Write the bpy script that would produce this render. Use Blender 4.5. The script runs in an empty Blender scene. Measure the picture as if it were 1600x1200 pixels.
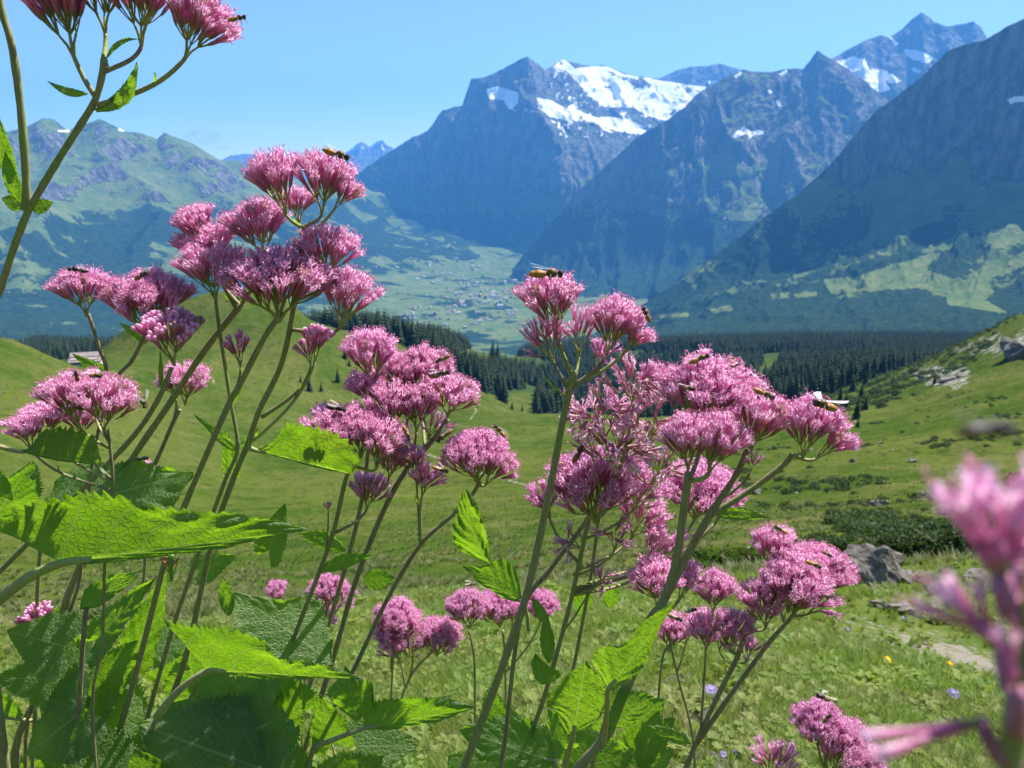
import bpy, bmesh, math, random
import numpy as np
from mathutils import Vector, Matrix, Euler

# ------------------------------------------------------------------ camera, sky, sun, exposure
scene = bpy.context.scene
COL = scene.collection
F_PX, PITCH = 1256.0, math.radians(15.0)
CP, SP = math.cos(PITCH), math.sin(PITCH)
cam_data = bpy.data.cameras.new('camera')
cam = bpy.data.objects.new('camera', cam_data)
COL.objects.link(cam)
cam.location = (0, 0, 0)
cam.rotation_euler = (math.pi / 2 - PITCH, 0, 0)
cam_data.sensor_width = 36.0
cam_data.lens = 36.0 * F_PX / 1600.0
cam_data.clip_start = 0.01
cam_data.clip_end = 90000.0
cam_data.dof.use_dof = True
cam_data.dof.focus_distance = 0.62
cam_data.dof.aperture_fstop = 21.0
scene.camera = cam

SUN_AZ, SUN_EL = math.radians(50.0), math.radians(57.0)
world = bpy.data.worlds.new('World')
scene.world = world
world.use_nodes = True
wn = world.node_tree.nodes
sky = wn.new('ShaderNodeTexSky')
sky.sky_type = 'NISHITA'
sky.sun_disc = False
sky.sun_elevation = SUN_EL
sky.sun_rotation = SUN_AZ
sky.altitude = 3000.0
sky.air_density = 1.0
sky.dust_density = 0.0
sky.ozone_density = 1.5
bgn = wn['Background']
bgn.inputs['Strength'].default_value = 0.082
world.node_tree.links.new(sky.outputs['Color'], bgn.inputs['Color'])

sun_data = bpy.data.lights.new('sun', 'SUN')
sun_data.energy = 5.0
sun_data.angle = math.radians(0.5)
sun_data.color = (1.0, 0.955, 0.88)
sun = bpy.data.objects.new('sun', sun_data)
COL.objects.link(sun)
SUN_DIR = Vector((math.sin(SUN_AZ) * math.cos(SUN_EL), math.cos(SUN_AZ) * math.cos(SUN_EL), math.sin(SUN_EL)))
sun.rotation_euler = SUN_DIR.to_track_quat('Z', 'Y').to_euler()

vs = scene.view_settings
vs.view_transform = 'Standard'
vs.look = 'None'
vs.gamma = 1.0
vs.use_curve_mapping = False
vs.exposure = 1.2
scene.cycles.use_denoising = True
scene.cycles.volume_bounces = 1
scene.cycles.max_bounces = 8
scene.cycles.transparent_max_bounces = 12
scene.cycles.sample_clamp_indirect = 4.0

# ------------------------------------------------------------------ general helpers
rng = np.random.default_rng(7)
random.seed(7)


def ray(px, py):
    """unit-depth ray of a photograph position, in world axes (arrays welcome)"""
    xc = (np.asarray(px, float) - 800.0) / F_PX
    yu = (600.0 - np.asarray(py, float)) / F_PX
    return xc, CP + yu * SP, -SP + yu * CP


def at(px, py, depth):
    x, y, z = ray(px, py)
    return Vector((float(x * depth), float(y * depth), float(z * depth)))


def at_range(px, py, D):
    """point at horizontal range D (metres), arrays"""
    x, y, z = ray(px, py)
    k = np.asarray(D, float) / np.sqrt(x * x + y * y)
    return np.stack([x * k, y * k, z * k], -1)


def project(P):
    P = np.asarray(P)
    dep = P[..., 1] * CP - P[..., 2] * SP
    up = P[..., 1] * SP + P[..., 2] * CP
    dep = np.where(dep < 1e-6, 1e-6, dep)
    return 800 + F_PX * P[..., 0] / dep, 600 - F_PX * up / dep


def inpoly(px, py, poly):
    n = len(poly)
    r = np.zeros(np.shape(px), bool)
    j = n - 1
    for i in range(n):
        xi, yi = poly[i]
        xj, yj = poly[j]
        c = ((yi > py) != (yj > py)) & (px < (xj - xi) * (py - yi) / (yj - yi + 1e-9) + xi)
        r ^= c
        j = i
    return r


def softpoly(px, py, poly, w):
    d = dist_poly(px, py, list(poly) + [poly[0]])
    return smooth(-w, w, np.where(inpoly(px, py, poly), d, -d))


def dist_poly(px, py, pl):
    d = np.full(np.shape(px), 1e9)
    for (x0, y0), (x1, y1) in zip(pl[:-1], pl[1:]):
        vx, vy = x1 - x0, y1 - y0
        t = np.clip(((px - x0) * vx + (py - y0) * vy) / (vx * vx + vy * vy), 0, 1)
        d = np.minimum(d, np.hypot(px - x0 - t * vx, py - y0 - t * vy))
    return d


def _h(ix, iy, seed):
    h = (ix.astype(np.int64) * 374761393 + iy.astype(np.int64) * 668265263 + seed * 1442695041) & 0xFFFFFFFF
    h = ((h ^ (h >> 13)) * 1274126177) & 0xFFFFFFFF
    return (h ^ (h >> 16)) & 0xFFFFFFFF


def gnoise(x, y, seed=0):
    x = np.asarray(x, float)
    y = np.asarray(y, float)
    x0 = np.floor(x)
    y0 = np.floor(y)
    fx, fy = x - x0, y - y0
    u = fx * fx * fx * (fx * (fx * 6 - 15) + 10)
    v = fy * fy * fy * (fy * (fy * 6 - 15) + 10)

    def g(i, j):
        a = _h(x0 + i, y0 + j, seed) * (2 * math.pi / 4294967296.0)
        return np.cos(a) * (fx - i) + np.sin(a) * (fy - j)
    a = g(0, 0) * (1 - u) + g(1, 0) * u
    b = g(0, 1) * (1 - u) + g(1, 1) * u
    return (a * (1 - v) + b * v) * 1.5


def fbm(x, y, octaves=5, seed=0, gain=0.5, lac=2.03):
    s, a, t = 0.0, 1.0, 0.0
    for o in range(octaves):
        s = s + a * gnoise(x, y, seed + o * 17)
        t += a
        a *= gain
        x, y = x * lac + 3.1, y * lac - 1.7
    return s / t


def ridged(x, y, octaves=6, seed=0, gain=0.5, lac=2.07):
    s, a, t, w = 0.0, 1.0, 0.0, 1.0
    for o in range(octaves):
        n = 1 - np.abs(gnoise(x, y, seed + o * 13)) * 1.7
        n = np.clip(n, 0, 1) ** 2 * w
        w = np.clip(n * 1.6, 0.25, 1)
        s = s + a * n
        t += a
        a *= gain
        x, y = x * lac + 5.2, y * lac + 1.3
    return s / t


def smooth(a, b, x):
    t = np.clip((np.asarray(x, float) - a) / (b - a), 0, 1)
    return t * t * (3 - 2 * t)


def pchip(xk, Y, x):
    """monotone cubic along axis 0: Y[k, m] at xk -> [len(x), m]"""
    xk = np.asarray(xk, float)
    h = np.diff(xk)[:, None]
    d = np.diff(Y, axis=0) / h
    m = np.zeros_like(Y)
    m[1:-1] = np.where(d[:-1] * d[1:] > 0, 2 * d[:-1] * d[1:] / np.where(np.abs(d[:-1] + d[1:]) < 1e-12, 1e-12, d[:-1] + d[1:]), 0)
    m[0], m[-1] = d[0], d[-1]
    i = np.clip(np.searchsorted(xk, x, 'right') - 1, 0, len(xk) - 2)
    hh = (xk[i + 1] - xk[i])[:, None]
    t = ((x - xk[i]) / hh[:, 0])[:, None]
    return ((1 + 2 * t) * (1 - t) ** 2 * Y[i] + t * (1 - t) ** 2 * hh * m[i]
            + t * t * (3 - 2 * t) * Y[i + 1] + t * t * (t - 1) * hh * m[i + 1])


def link(name, me, parent=None, mat=None):
    o = bpy.data.objects.new(name, me)
    COL.objects.link(o)
    if parent is not None:
        o.parent = parent
    if mat is not None and me is not None and not me.materials:
        me.materials.append(mat)
    return o


def tag(o, label=None, cat=None, group=None, kind=None):
    for k, v in (('label', label), ('category', cat), ('group', group), ('kind', kind)):
        if v:
            o[k] = v
    return o


def empty(name, loc=(0, 0, 0)):
    o = bpy.data.objects.new(name, None)
    o.empty_display_size = 0.05
    o.location = loc
    COL.objects.link(o)
    return o


def np_mesh(name, V, faces, smooth_shade=True, attrs=None, uv=None):
    """faces: (n,4) or (n,3) array, or list of such arrays"""
    V = np.asarray(V, np.float32).reshape(-1, 3)
    fl = [np.asarray(f, np.int32) for f in (faces if isinstance(faces, list) else [faces]) if len(f)]
    me = bpy.data.meshes.new(name)
    me.vertices.add(len(V))
    me.vertices.foreach_set('co', V.ravel())
    loops = np.concatenate([f.ravel() for f in fl])
    sizes = np.concatenate([np.full(len(f), f.shape[1], np.int32) for f in fl])
    starts = np.concatenate([[0], np.cumsum(sizes)[:-1]]).astype(np.int32)
    me.loops.add(len(loops))
    me.loops.foreach_set('vertex_index', loops)
    me.polygons.add(len(sizes))
    me.polygons.foreach_set('loop_start', starts)
    me.update(calc_edges=True)
    me.polygons.foreach_set('use_smooth', np.full(len(sizes), smooth_shade, bool))
    for k, a in (attrs or {}).items():
        a = np.asarray(a, np.float32)
        if a.ndim == 1:
            a = np.stack([a, a, a], -1)
        c = np.ones((len(V), 4), np.float32)
        c[:, :3] = a
        at_ = me.attributes.new(k, 'FLOAT_COLOR', 'POINT')
        at_.data.foreach_set('color', c.ravel())
    if uv is not None:
        u = me.uv_layers.new(name='UVMap')
        u.data.foreach_set('uv', np.asarray(uv, np.float32)[loops].ravel())
    me.validate()
    return me


def grid_faces(nr, nc, off=0):
    i = np.arange(nr - 1)[:, None] * nc + np.arange(nc - 1)[None, :]
    return np.stack([i, i + 1, i + nc + 1, i + nc], -1).reshape(-1, 4) + off


class NT:
    """tiny node-tree writer"""

    def __init__(self, name):
        self.m = bpy.data.materials.new(name)
        self.m.use_nodes = True
        self.t = self.m.node_tree
        self.t.nodes.clear()
        self.out = self.t.nodes.new('ShaderNodeOutputMaterial')

    def n(self, typ, **kw):
        nd = self.t.nodes.new('ShaderNode' + typ)
        for k, v in kw.items():
            setattr(nd, k, v)
        return nd

    def s(self, sock, v):
        if v is None:
            return
        if hasattr(v, 'is_output') or isinstance(v, bpy.types.NodeSocket):
            self.t.links.new(v, sock)
        elif isinstance(v, (tuple, list)) and len(v) == 3 and sock.type == 'RGBA':
            sock.default_value = (*v, 1)
        else:
            sock.default_value = v

    def pos(self):
        return self.n('NewGeometry').outputs['Position']

    def obj(self):
        return self.n('TexCoord').outputs['Object']

    def uv(self):
        return self.n('TexCoord').outputs['UV']

    def attr(self, name):
        return self.n('Attribute', attribute_name=name).outputs['Color']

    def sep(self, v):
        o = self.n('SeparateXYZ')
        self.s(o.inputs[0], v)
        return o.outputs[0], o.outputs[1], o.outputs[2]

    def scale(self, v, f):
        o = self.n('VectorMath', operation='MULTIPLY')
        self.s(o.inputs[0], v)
        o.inputs[1].default_value = f if isinstance(f, tuple) else (f, f, f)
        return o.outputs[0]

    def noise(self, vec, scale, detail=4.0, rough=0.55, dist=0.0):
        o = self.n('TexNoise')
        self.s(o.inputs['Vector'], vec)
        o.inputs['Scale'].default_value = scale
        o.inputs['Detail'].default_value = detail
        o.inputs['Roughness'].default_value = rough
        o.inputs['Distortion'].default_value = dist
        return o.outputs['Fac']

    def vor(self, vec, scale, feature='F1', rnd=1.0):
        o = self.n('TexVoronoi', feature=feature)
        self.s(o.inputs['Vector'], vec)
        o.inputs['Scale'].default_value = scale
        o.inputs['Randomness'].default_value = rnd
        return o.outputs['Distance'] if feature != 'COLOR' else o.outputs['Color']

    def math(self, op, a, b=0.0, c=None, clamp=False):
        o = self.n('Math', operation=op, use_clamp=clamp)
        self.s(o.inputs[0], a)
        self.s(o.inputs[1], b)
        if c is not None:
            self.s(o.inputs[2], c)
        return o.outputs[0]

    def rng(self, v, a, b, c=0.0, d=1.0, smooth_=True):
        o = self.n('MapRange', interpolation_type='SMOOTHSTEP' if smooth_ else 'LINEAR')
        self.s(o.inputs['Value'], v)
        o.inputs['From Min'].default_value = a
        o.inputs['From Max'].default_value = b
        o.inputs['To Min'].default_value = c
        o.inputs['To Max'].default_value = d
        return o.outputs[0]

    def mix(self, f, a, b, blend='MIX'):
        o = self.n('Mix', data_type='RGBA', blend_type=blend)
        self.s(o.inputs[0], f)
        self.s(o.inputs[6], a)
        self.s(o.inputs[7], b)
        return o.outputs[2]

    def bump(self, h, strength=0.5, dist=0.1, normal=None):
        o = self.n('Bump')
        o.inputs['Strength'].default_value = strength
        o.inputs['Distance'].default_value = dist
        self.s(o.inputs['Height'], h)
        if normal is not None:
            self.s(o.inputs['Normal'], normal)
        return o.outputs[0]

    def bsdf(self, color, rough=0.8, spec=0.3, normal=None, **kw):
        o = self.n('BsdfPrincipled')
        self.s(o.inputs['Base Color'], color)
        self.s(o.inputs['Roughness'], rough)
        o.inputs['Specular IOR Level'].default_value = spec
        if normal is not None:
            self.s(o.inputs['Normal'], normal)
        for k, v in kw.items():
            self.s(o.inputs[k.replace('_', ' ')], v)
        return o.outputs[0]

    def translucent(self, color, normal=None):
        o = self.n('BsdfTranslucent')
        self.s(o.inputs['Color'], color)
        if normal is not None:
            self.s(o.inputs['Normal'], normal)
        return o.outputs[0]

    def mixs(self, f, a, b):
        o = self.n('MixShader')
        self.s(o.inputs[0], f)
        self.s(o.inputs[1], a)
        self.s(o.inputs[2], b)
        return o.outputs[0]

    def done(self, surf):
        self.s(self.out.inputs['Surface'], surf)
        return self.m


def simple_mat(name, color, rough=0.7, spec=0.3, var=0.15, scale=40.0):
    t = NT(name)
    nz = t.noise(t.obj(), scale, 3)
    c = t.mix(t.rng(nz, 0.3, 0.7), tuple(x * (1 - var) for x in color), tuple(min(1, x * (1 + var)) for x in color))
    return t.done(t.bsdf(c, rough, spec))

# ------------------------------------------------------------------ terrain materials
def far_material(name, tint=(1, 1, 1), coarse=1.0):
    t = NT(name)
    p = t.pos()
    fr, rk, sn = t.sep(t.attr('cover'))
    n1 = t.noise(p, 1 / (160.0 * coarse), 6, 0.6)
    n2 = t.noise(p, 1 / (38.0 * coarse), 5, 0.6)
    n3 = t.noise(t.scale(p, (1, 1, 0.25)), 1 / (60.0 * coarse), 6, 0.65)
    jit = t.math('MULTIPLY_ADD', t.math('SUBTRACT', n2, 0.5), 0.9, t.math('MULTIPLY', t.math('SUBTRACT', n1, 0.5), 0.5))
    fm = t.rng(t.math('ADD', fr, jit), 0.47, 0.55)
    rm = t.rng(t.math('ADD', rk, jit), 0.44, 0.60)
    sm = t.rng(t.math('ADD', sn, t.math('MULTIPLY', jit, 0.8)), 0.46, 0.52)
    mead = t.mix(t.rng(n1, 0.35, 0.65), (0.088, 0.135, 0.036), (0.150, 0.175, 0.062))
    mead = t.mix(t.rng(n2, 0.45, 0.75, 0, 0.5), mead, (0.06, 0.11, 0.03))
    forest = t.mix(t.rng(n2, 0.35, 0.65), (0.012, 0.028, 0.014), (0.030, 0.052, 0.020))
    rock = t.mix(t.rng(n3, 0.35, 0.65), (0.075, 0.073, 0.071), (0.27, 0.25, 0.225))
    rock = t.mix(t.rng(n2, 0.5, 0.75, 0, 0.5), rock, (0.07, 0.07, 0.066))
    c = t.mix(fm, mead, forest)
    c = t.mix(rm, c, rock)
    c = t.mix(sm, c, (0.92, 0.93, 0.95))
    hgt = t.math('ADD', t.math('MULTIPLY', n3, 1.4), t.math('MULTIPLY', n2, 0.8))
    bs = t.math('MULTIPLY', t.math('MULTIPLY', hgt, t.math('MULTIPLY_ADD', sm, -0.8, 1.0)), t.math('MULTIPLY_ADD', rm, 0.75, 0.25))
    nr = t.bump(bs, 1.0, 60.0 * coarse)
    return t.done(t.bsdf(c, 0.95, 0.0, nr))


def hill_material():
    t = NT('alpine_meadow')
    p = t.pos()
    dirt, scree, shrub = t.sep(t.attr('cover'))
    big = t.noise(p, 1 / 55.0, 5, 0.55)
    mid = t.noise(t.scale(p, (1, 1, 2.0)), 1 / 7.0, 5, 0.6, 0.4)
    tus = t.noise(p, 1 / 1.1, 5, 0.7)
    fine = t.noise(p, 1 / 0.25, 3, 0.7)
    c = t.mix(t.rng(big, 0.36, 0.64), (0.040, 0.072, 0.009), (0.078, 0.102, 0.018))
    c = t.mix(t.rng(mid, 0.45, 0.72, 0, 0.6), c, (0.115, 0.112, 0.034))
    c = t.mix(t.rng(tus, 0.5, 0.72, 0, 0.8), c, (0.020, 0.040, 0.006))
    blot = t.noise(t.scale(p, (1, 1, 1.6)), 1 / 3.2, 4, 0.7, 0.3)
    c = t.mix(t.rng(blot, 0.50, 0.66, 0, 0.7), c, (0.024, 0.046, 0.008))
    strk = t.noise(t.scale(p, (0.35, 1, 3.0)), 1 / 16.0, 5, 0.65, 0.6)
    c = t.mix(t.rng(strk, 0.54, 0.68, 0, 0.5), c, (0.130, 0.122, 0.044))
    zz = t.sep(p)[2]
    ter = t.math('SINE', t.math('ADD', t.math('MULTIPLY', zz, 3.6), t.math('MULTIPLY', t.noise(p, 1 / 14.0, 4, 0.6), 26.0)))
    trk = t.math('MULTIPLY', t.rng(ter, 0.72, 1.0), t.rng(big, 0.45, 0.62))
    c = t.mix(t.math('MULTIPLY', trk, 0.55), c, (0.11, 0.095, 0.045))
    jit = t.math('MULTIPLY', t.math('SUBTRACT', tus, 0.5), 1.1)
    jm = t.math('MULTIPLY', t.math('SUBTRACT', mid, 0.5), 1.2)
    sm = t.rng(t.math('ADD', t.math('ADD', shrub, jit), jm), 0.40, 0.62)
    c = t.mix(sm, c, t.mix(t.rng(fine, 0.35, 0.65), (0.022, 0.045, 0.012), (0.060, 0.095, 0.024)))
    rm = t.rng(t.math('ADD', t.math('ADD', scree, jit), jm), 0.46, 0.58)
    c = t.mix(rm, c, t.mix(t.rng(tus, 0.35, 0.65), (0.11, 0.105, 0.10), (0.36, 0.34, 0.31)))
    dm = t.rng(t.math('ADD', dirt, t.math('MULTIPLY', jit, 0.6)), 0.42, 0.58)
    c = t.mix(dm, c, t.mix(t.rng(fine, 0.3, 0.7), (0.15, 0.13, 0.09), (0.27, 0.24, 0.19)))
    h = t.math('ADD', t.math('MULTIPLY', tus, 0.6), t.math('MULTIPLY', mid, 1.6))
    h = t.math('ADD', h, t.math('MULTIPLY', t.math('MULTIPLY', sm, tus), 1.5))
    h = t.math('ADD', h, t.math('MULTIPLY', blot, 1.2))
    h = t.math('SUBTRACT', h, t.math('MULTIPLY', trk, 0.5))
    nr = t.bump(h, 0.75, 0.55)
    return t.done(t.bsdf(c, 0.95, 0.0, nr))


def ground_material():
    t = NT('stony_turf')
    p = t.pos()
    dirt, scree, dark = t.sep(t.attr('cover'))
    a = t.noise(p, 1.4, 5, 0.6)
    b = t.noise(p, 9.0, 5, 0.65)
    c_ = t.noise(p, 60.0, 4, 0.7)
    c = t.mix(t.rng(a, 0.35, 0.65), (0.065, 0.110, 0.018), (0.125, 0.150, 0.034))
    c = t.mix(t.rng(b, 0.5, 0.75, 0, 0.7), c, (0.16, 0.145, 0.07))
    c = t.mix(t.rng(c_, 0.45, 0.7, 0, 0.6), c, (0.030, 0.050, 0.012))
    dm = t.rng(t.math('ADD', dirt, t.math('MULTIPLY', t.math('SUBTRACT', b, 0.5), 1.4)), 0.42, 0.60)
    soil = t.mix(t.rng(c_, 0.3, 0.7), (0.15, 0.13, 0.10), (0.30, 0.27, 0.22))
    c = t.mix(dm, c, soil)
    h = t.math('ADD', t.math('MULTIPLY', b, 1.0), t.math('MULTIPLY', c_, 0.35))
    return t.done(t.bsdf(c, 0.95, 0.02, t.bump(h, 0.9, 0.05)))


# ------------------------------------------------------------------ near and middle ground: one surface given by distance rings
def ring_z(D, pts):
    """pts of (photo x, photo y) at range D -> azimuth, height"""
    a = np.array(pts, float)
    P = at_range(a[:, 0], a[:, 1], D)
    az = np.arctan2(P[:, 0], P[:, 1])
    return az, P[:, 2]


RINGS = {
    16: [(-700, 985), (0, 985), (500, 968), (800, 945), (1000, 922), (1200, 900), (1400, 890), (1600, 885), (2300, 880)],
    24: [(-700, 965), (0, 962), (500, 945), (800, 922), (1000, 908), (1200, 908), (1400, 902), (1600, 893), (2300, 890)],
    34: [(-700, 940), (0, 940), (500, 925), (800, 897), (1000, 882), (1200, 876), (1400, 872), (1600, 858), (2300, 850)],
    44: [(-700, 915), (0, 918), (500, 903), (800, 870), (1000, 850), (1200, 836), (1400, 832), (1600, 818), (2300, 790)],
    80: [(-700, 830), (0, 850), (400, 855), (800, 815), (1200, 787), (1600, 762), (2300, 700)],
    150: [(-700, 720), (0, 760), (400, 795), (800, 752), (1200, 727), (1600, 692), (2300, 620)],
    250: [(-700, 560), (0, 650), (200, 695), (400, 735), (600, 722), (800, 702), (1000, 697), (1200, 682), (1400, 660), (1600, 612), (2300, 500)],
    350: [(-700, 450), (-300, 490), (0, 529), (60, 547), (120, 580), (200, 625), (300, 645), (400, 655), (600, 672), (800, 667), (1000, 672), (1200, 657), (1400, 627), (1600, 562), (2300, 420)],
    430: [(-700, 520), (0, 565), (120, 574), (200, 572), (300, 570), (400, 588), (500, 615), (600, 640), (700, 640), (800, 647), (900, 650), (1000, 656), (1200, 645), (1350, 615), (1450, 585), (1600, 505), (2300, 380)],
    520: [(-700, 600), (0, 605), (120, 575), (170, 532), (230, 492), (300, 466), (380, 450), (440, 462), (500, 520), (600, 592), (700, 627), (800, 662), (900, 667), (1000, 667), (1200, 642), (1350, 602), (1450, 562), (1500, 538), (1600, 492), (2300, 350)],
    600: [(-700, 620), (0, 600), (120, 592), (170, 562), (230, 532), (300, 496), (400, 476), (500, 506), (550, 532), (600, 562), (700, 602), (800, 647), (900, 662), (1000, 662), (1200, 632), (1350, 602), (1450, 574), (1600, 525), (2300, 420)],
    750: [(-700, 610), (0, 592), (300, 545), (400, 525), (500, 512), (600, 522), (700, 562), (800, 622), (900, 642), (1000, 642), (1200, 607), (1350, 588), (1450, 582), (1600, 562), (2300, 500)],
    950: [(-700, 590), (0, 572), (300, 545), (500, 522), (600, 517), (700, 532), (800, 582), (900, 612), (1000, 612), (1200, 582), (1400, 572), (1600, 562), (2300, 540)],
    1200: [(-700, 570), (0, 557), (300, 552), (500, 535), (600, 516), (670, 527), (730, 547), (800, 562), (860, 572), (1000, 577), (1200, 562), (1400, 552), (1600, 550), (2300, 540)],
    1500: [(-700, 560), (0, 547), (300, 552), (500, 562), (600, 552), (700, 557), (800, 562), (830, 552), (900, 547), (1000, 547), (1200, 542), (1400, 537), (1600, 540), (2300, 535)],
    1900: [(-700, 540), (0, 536), (300, 557), (600, 572), (800, 562), (900, 542), (1000, 537), (1200, 532), (1400, 530), (1600, 536), (2300, 530)],
    2300: [(-700, 535), (0, 527), (300, 562), (600, 582), (800, 572), (900, 562), (1000, 548), (1600, 548), (2300, 540)],
    3300: [(-700, 560), (0, 570), (600, 590), (800, 585), (1000, 572), (1600, 570), (2300, 560)],
}
NAZ = 760
AZ = np.linspace(math.radians(-50), math.radians(50), NAZ)
_kD, _kZ = [0.2, 1.0, 2.0, 5.0, 10.0], []
for d in _kD:
    _kZ.append(np.full(NAZ, -0.86 - 0.475 * d) + 0.03 * d * np.interp(AZ, [-0.8, 0, 0.8], [-0.9, -0.3, 0.55]))
for d in sorted(RINGS):
    az, z = ring_z(d, RINGS[d])
    zz = np.interp(AZ, az, z)
    kw = 61 if d < 300 else 25
    k = np.hanning(kw)
    k /= k.sum()
    zz = np.convolve(np.pad(zz, kw // 2, 'edge'), k, 'valid')
    _kD.append(d)
    _kZ.append(zz)
_kD = np.log(np.array(_kD, float))
_kZ = np.array(_kZ)


def base_height(D):
    return pchip(_kD, _kZ, np.log(D))


# azimuth-interpolated lookup of the finished surface, for standing things on it
_NL = 900
_LD = np.log(np.geomspace(0.2, 3300, _NL))
_LZ = pchip(_kD, _kZ, _LD)


def relief(X, Y, D):
    r = 0.05 * fbm(X / 0.9, Y / 0.9, 4, 3) * smooth(0.3, 2.0, D) * (1 - smooth(30, 60, D))
    r = r + 0.40 * fbm(X / 5, Y / 5, 4, 5) * smooth(6, 20, D)
    r = r + 2.2 * fbm(X / 28, Y / 28, 5, 9) * smooth(30, 120, D)
    r = r + 5.0 * fbm(X / 90, Y / 90, 5, 19) * smooth(120, 420, D)
    az_ = np.arctan2(X, Y)
    nb_ = 3.0 * fbm(X / 9, Y / 9, 4, 63)
    r = r - 2.6 * (smooth(23, 29, D) - smooth(37 + nb_, 38.3 + nb_, D)) * smooth(0.16, 0.24, az_)
    r = r + 9.0 * fbm(X / 260, Y / 260, 5, 29) * smooth(700, 1300, D)
    return r


def ground_z(X, Y):
    X = np.asarray(X, float)
    Y = np.asarray(Y, float)
    D = np.hypot(X, Y)
    az = np.arctan2(X, Y)
    fi = np.clip((np.log(np.maximum(D, 0.2)) - _LD[0]) / (_LD[1] - _LD[0]), 0, _NL - 1.001)
    fj = np.clip((az - AZ[0]) / (AZ[1] - AZ[0]), 0, NAZ - 1.001)
    i, j = fi.astype(int), fj.astype(int)
    a, b = fi - i, fj - j
    z = (_LZ[i, j] * (1 - a) * (1 - b) + _LZ[i + 1, j] * a * (1 - b) + _LZ[i, j + 1] * (1 - a) * b + _LZ[i + 1, j + 1] * a * b)
    return z + relief(X, Y, D)


def ground_hit(px, py, d0=0.8, d1=3000.0):
    """range at which the view ray first meets the surface"""
    x, y, z = ray(px, py)
    k = 1 / math.hypot(float(x), float(y))
    D = np.geomspace(d0, d1, 1500)
    gz = ground_z(x * k * D, y * k * D)
    below = (z * k * D) <= gz
    i = int(np.argmax(below)) if below.any() else len(D) - 1
    return Vector((float(x * k * D[i]), float(y * k * D[i]), float(gz[i])))


def polar_mesh(Ds, az, lower=0.0):
    X = Ds[:, None] * np.sin(az)[None, :]
    Y = Ds[:, None] * np.cos(az)[None, :]
    return X, Y


PATHS = [  # footpaths across the basin, photo trace
    [(640, 700), (680, 714), (705, 722), (735, 735), (770, 744), (820, 757), (870, 768)],
    [(690, 610), (715, 618), (738, 628), (744, 642), (735, 655)],
    [(285, 590), (310, 578), (330, 585), (335, 600)],
    [(1420, 560), (1452, 575), (1460, 590), (1445, 605)],
]


# near slope
Dn = np.geomspace(0.25, 16.4, 230)
AZn = np.linspace(AZ[0], AZ[-1], 420)
X, Y = polar_mesh(Dn, AZn)
Z = ground_z(X, Y)
P = np.stack([X, Y, Z], -1)
px, py = project(P)
_d = Dn[:, None] + 0 * X
band = 9.8 + 1.6 * fbm(X / 4, Y / 4, 3, 41)          # trodden track along the lip
dirt = np.exp(-((_d - band) / 1.3) ** 2) * (0.36 + 0.5 * fbm(X / 2.2, Y / 2.2, 3, 45) + 0.10 * smooth(0.35, 0.5, AZn[None, :]))
stn = np.maximum(softpoly(px, py, [(960, 1090), (1040, 1060), (1140, 1050), (1190, 1090), (1190, 1240), (940, 1240)], 35), softpoly(px, py, [(600, 1095), (700, 1090), (760, 1120), (700, 1150), (600, 1150)], 25))
dirt = np.maximum(dirt, 0.52 * stn)
ground = link('ground', np_mesh('ground', P, grid_faces(*X.shape), attrs={'cover': np.stack([dirt, 0 * dirt, 0 * dirt], -1).reshape(-1, 3)}), mat=ground_material())
tag(ground, 'steep stony turf slope falling away below the flowers', kind='structure')

# the same slope going on uphill behind the viewpoint
Db = np.geomspace(0.25, 140.0, 70)
Ab = np.linspace(AZ[-1] - 0.002, 2 * math.pi + AZ[0] + 0.002, 110)
X, Y = polar_mesh(Db, Ab)
fr_ = smooth(-0.9, 0.9, np.cos(Ab)) * 2 - 1
Zb = -0.86 - 0.475 * Db[:, None] * fr_[None, :] + 0.35 * fbm(X / 5, Y / 5, 4, 5) * smooth(6, 20, Db)[:, None]
e0, e1 = ground_z(Db * np.sin(AZ[-1]), Db * np.cos(AZ[-1])), ground_z(Db * np.sin(AZ[0]), Db * np.cos(AZ[0]))
w0 = np.exp(-((Ab - Ab[0]) / 0.25) ** 2)[None, :]
w1 = np.exp(-((Ab - Ab[-1]) / 0.25) ** 2)[None, :]
Zb = Zb * (1 - w0) * (1 - w1) + e0[:, None] * w0 + e1[:, None] * w1
slope = link('upper_slope', np_mesh('upper_slope', np.stack([X, Y, Zb], -1), grid_faces(*X.shape), attrs={'cover': np.zeros((X.size, 3))}), mat=hill_material())
tag(slope, 'turf slope rising behind the viewpoint', kind='structure')

# basin, knolls and forest shoulder
Dm = np.geomspace(15.6, 3300, 430)
X, Y = polar_mesh(Dm, AZ)
Z = ground_z(X, Y) - 0.03 * (1 - smooth(16, 20, Dm))[:, None]
P = np.stack([X, Y, Z], -1)
px, py = project(P)
_d = Dm[:, None] + 0 * X
dirt = np.zeros_like(X)
for i, pl in enumerate(PATHS):
    w = 1.35 if i == 0 else 1.0
    dirt = np.maximum(dirt, 0.82 * (1 - smooth(w * 0.3, w * 1.7, dist_poly(px, py, pl))) * ((_d > 60) & (_d < 560)))
scree = np.zeros_like(X)
scree = np.maximum(scree, 0.55 * softpoly(px, py, [(1405, 580), (1440, 568), (1510, 568), (1522, 590), (1500, 612), (1450, 605)], 10) * (_d < 600))
scree = np.maximum(scree, 0.46 * softpoly(px, py, [(1470, 545), (1560, 515), (1600, 540), (1560, 560), (1490, 556)], 10) * (_d < 640))
scree = np.maximum(scree, 0.45 * softpoly(px, py, [(1566, 545), (1580, 520), (1625, 490), (1640, 560), (1590, 556)], 8) * (_d < 640))
shrub = 0.30 * smooth(0.1, 0.45, fbm(X / 26, Y / 26, 4, 71)) * smooth(0.10, 0.3, AZ)[None, :]
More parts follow.
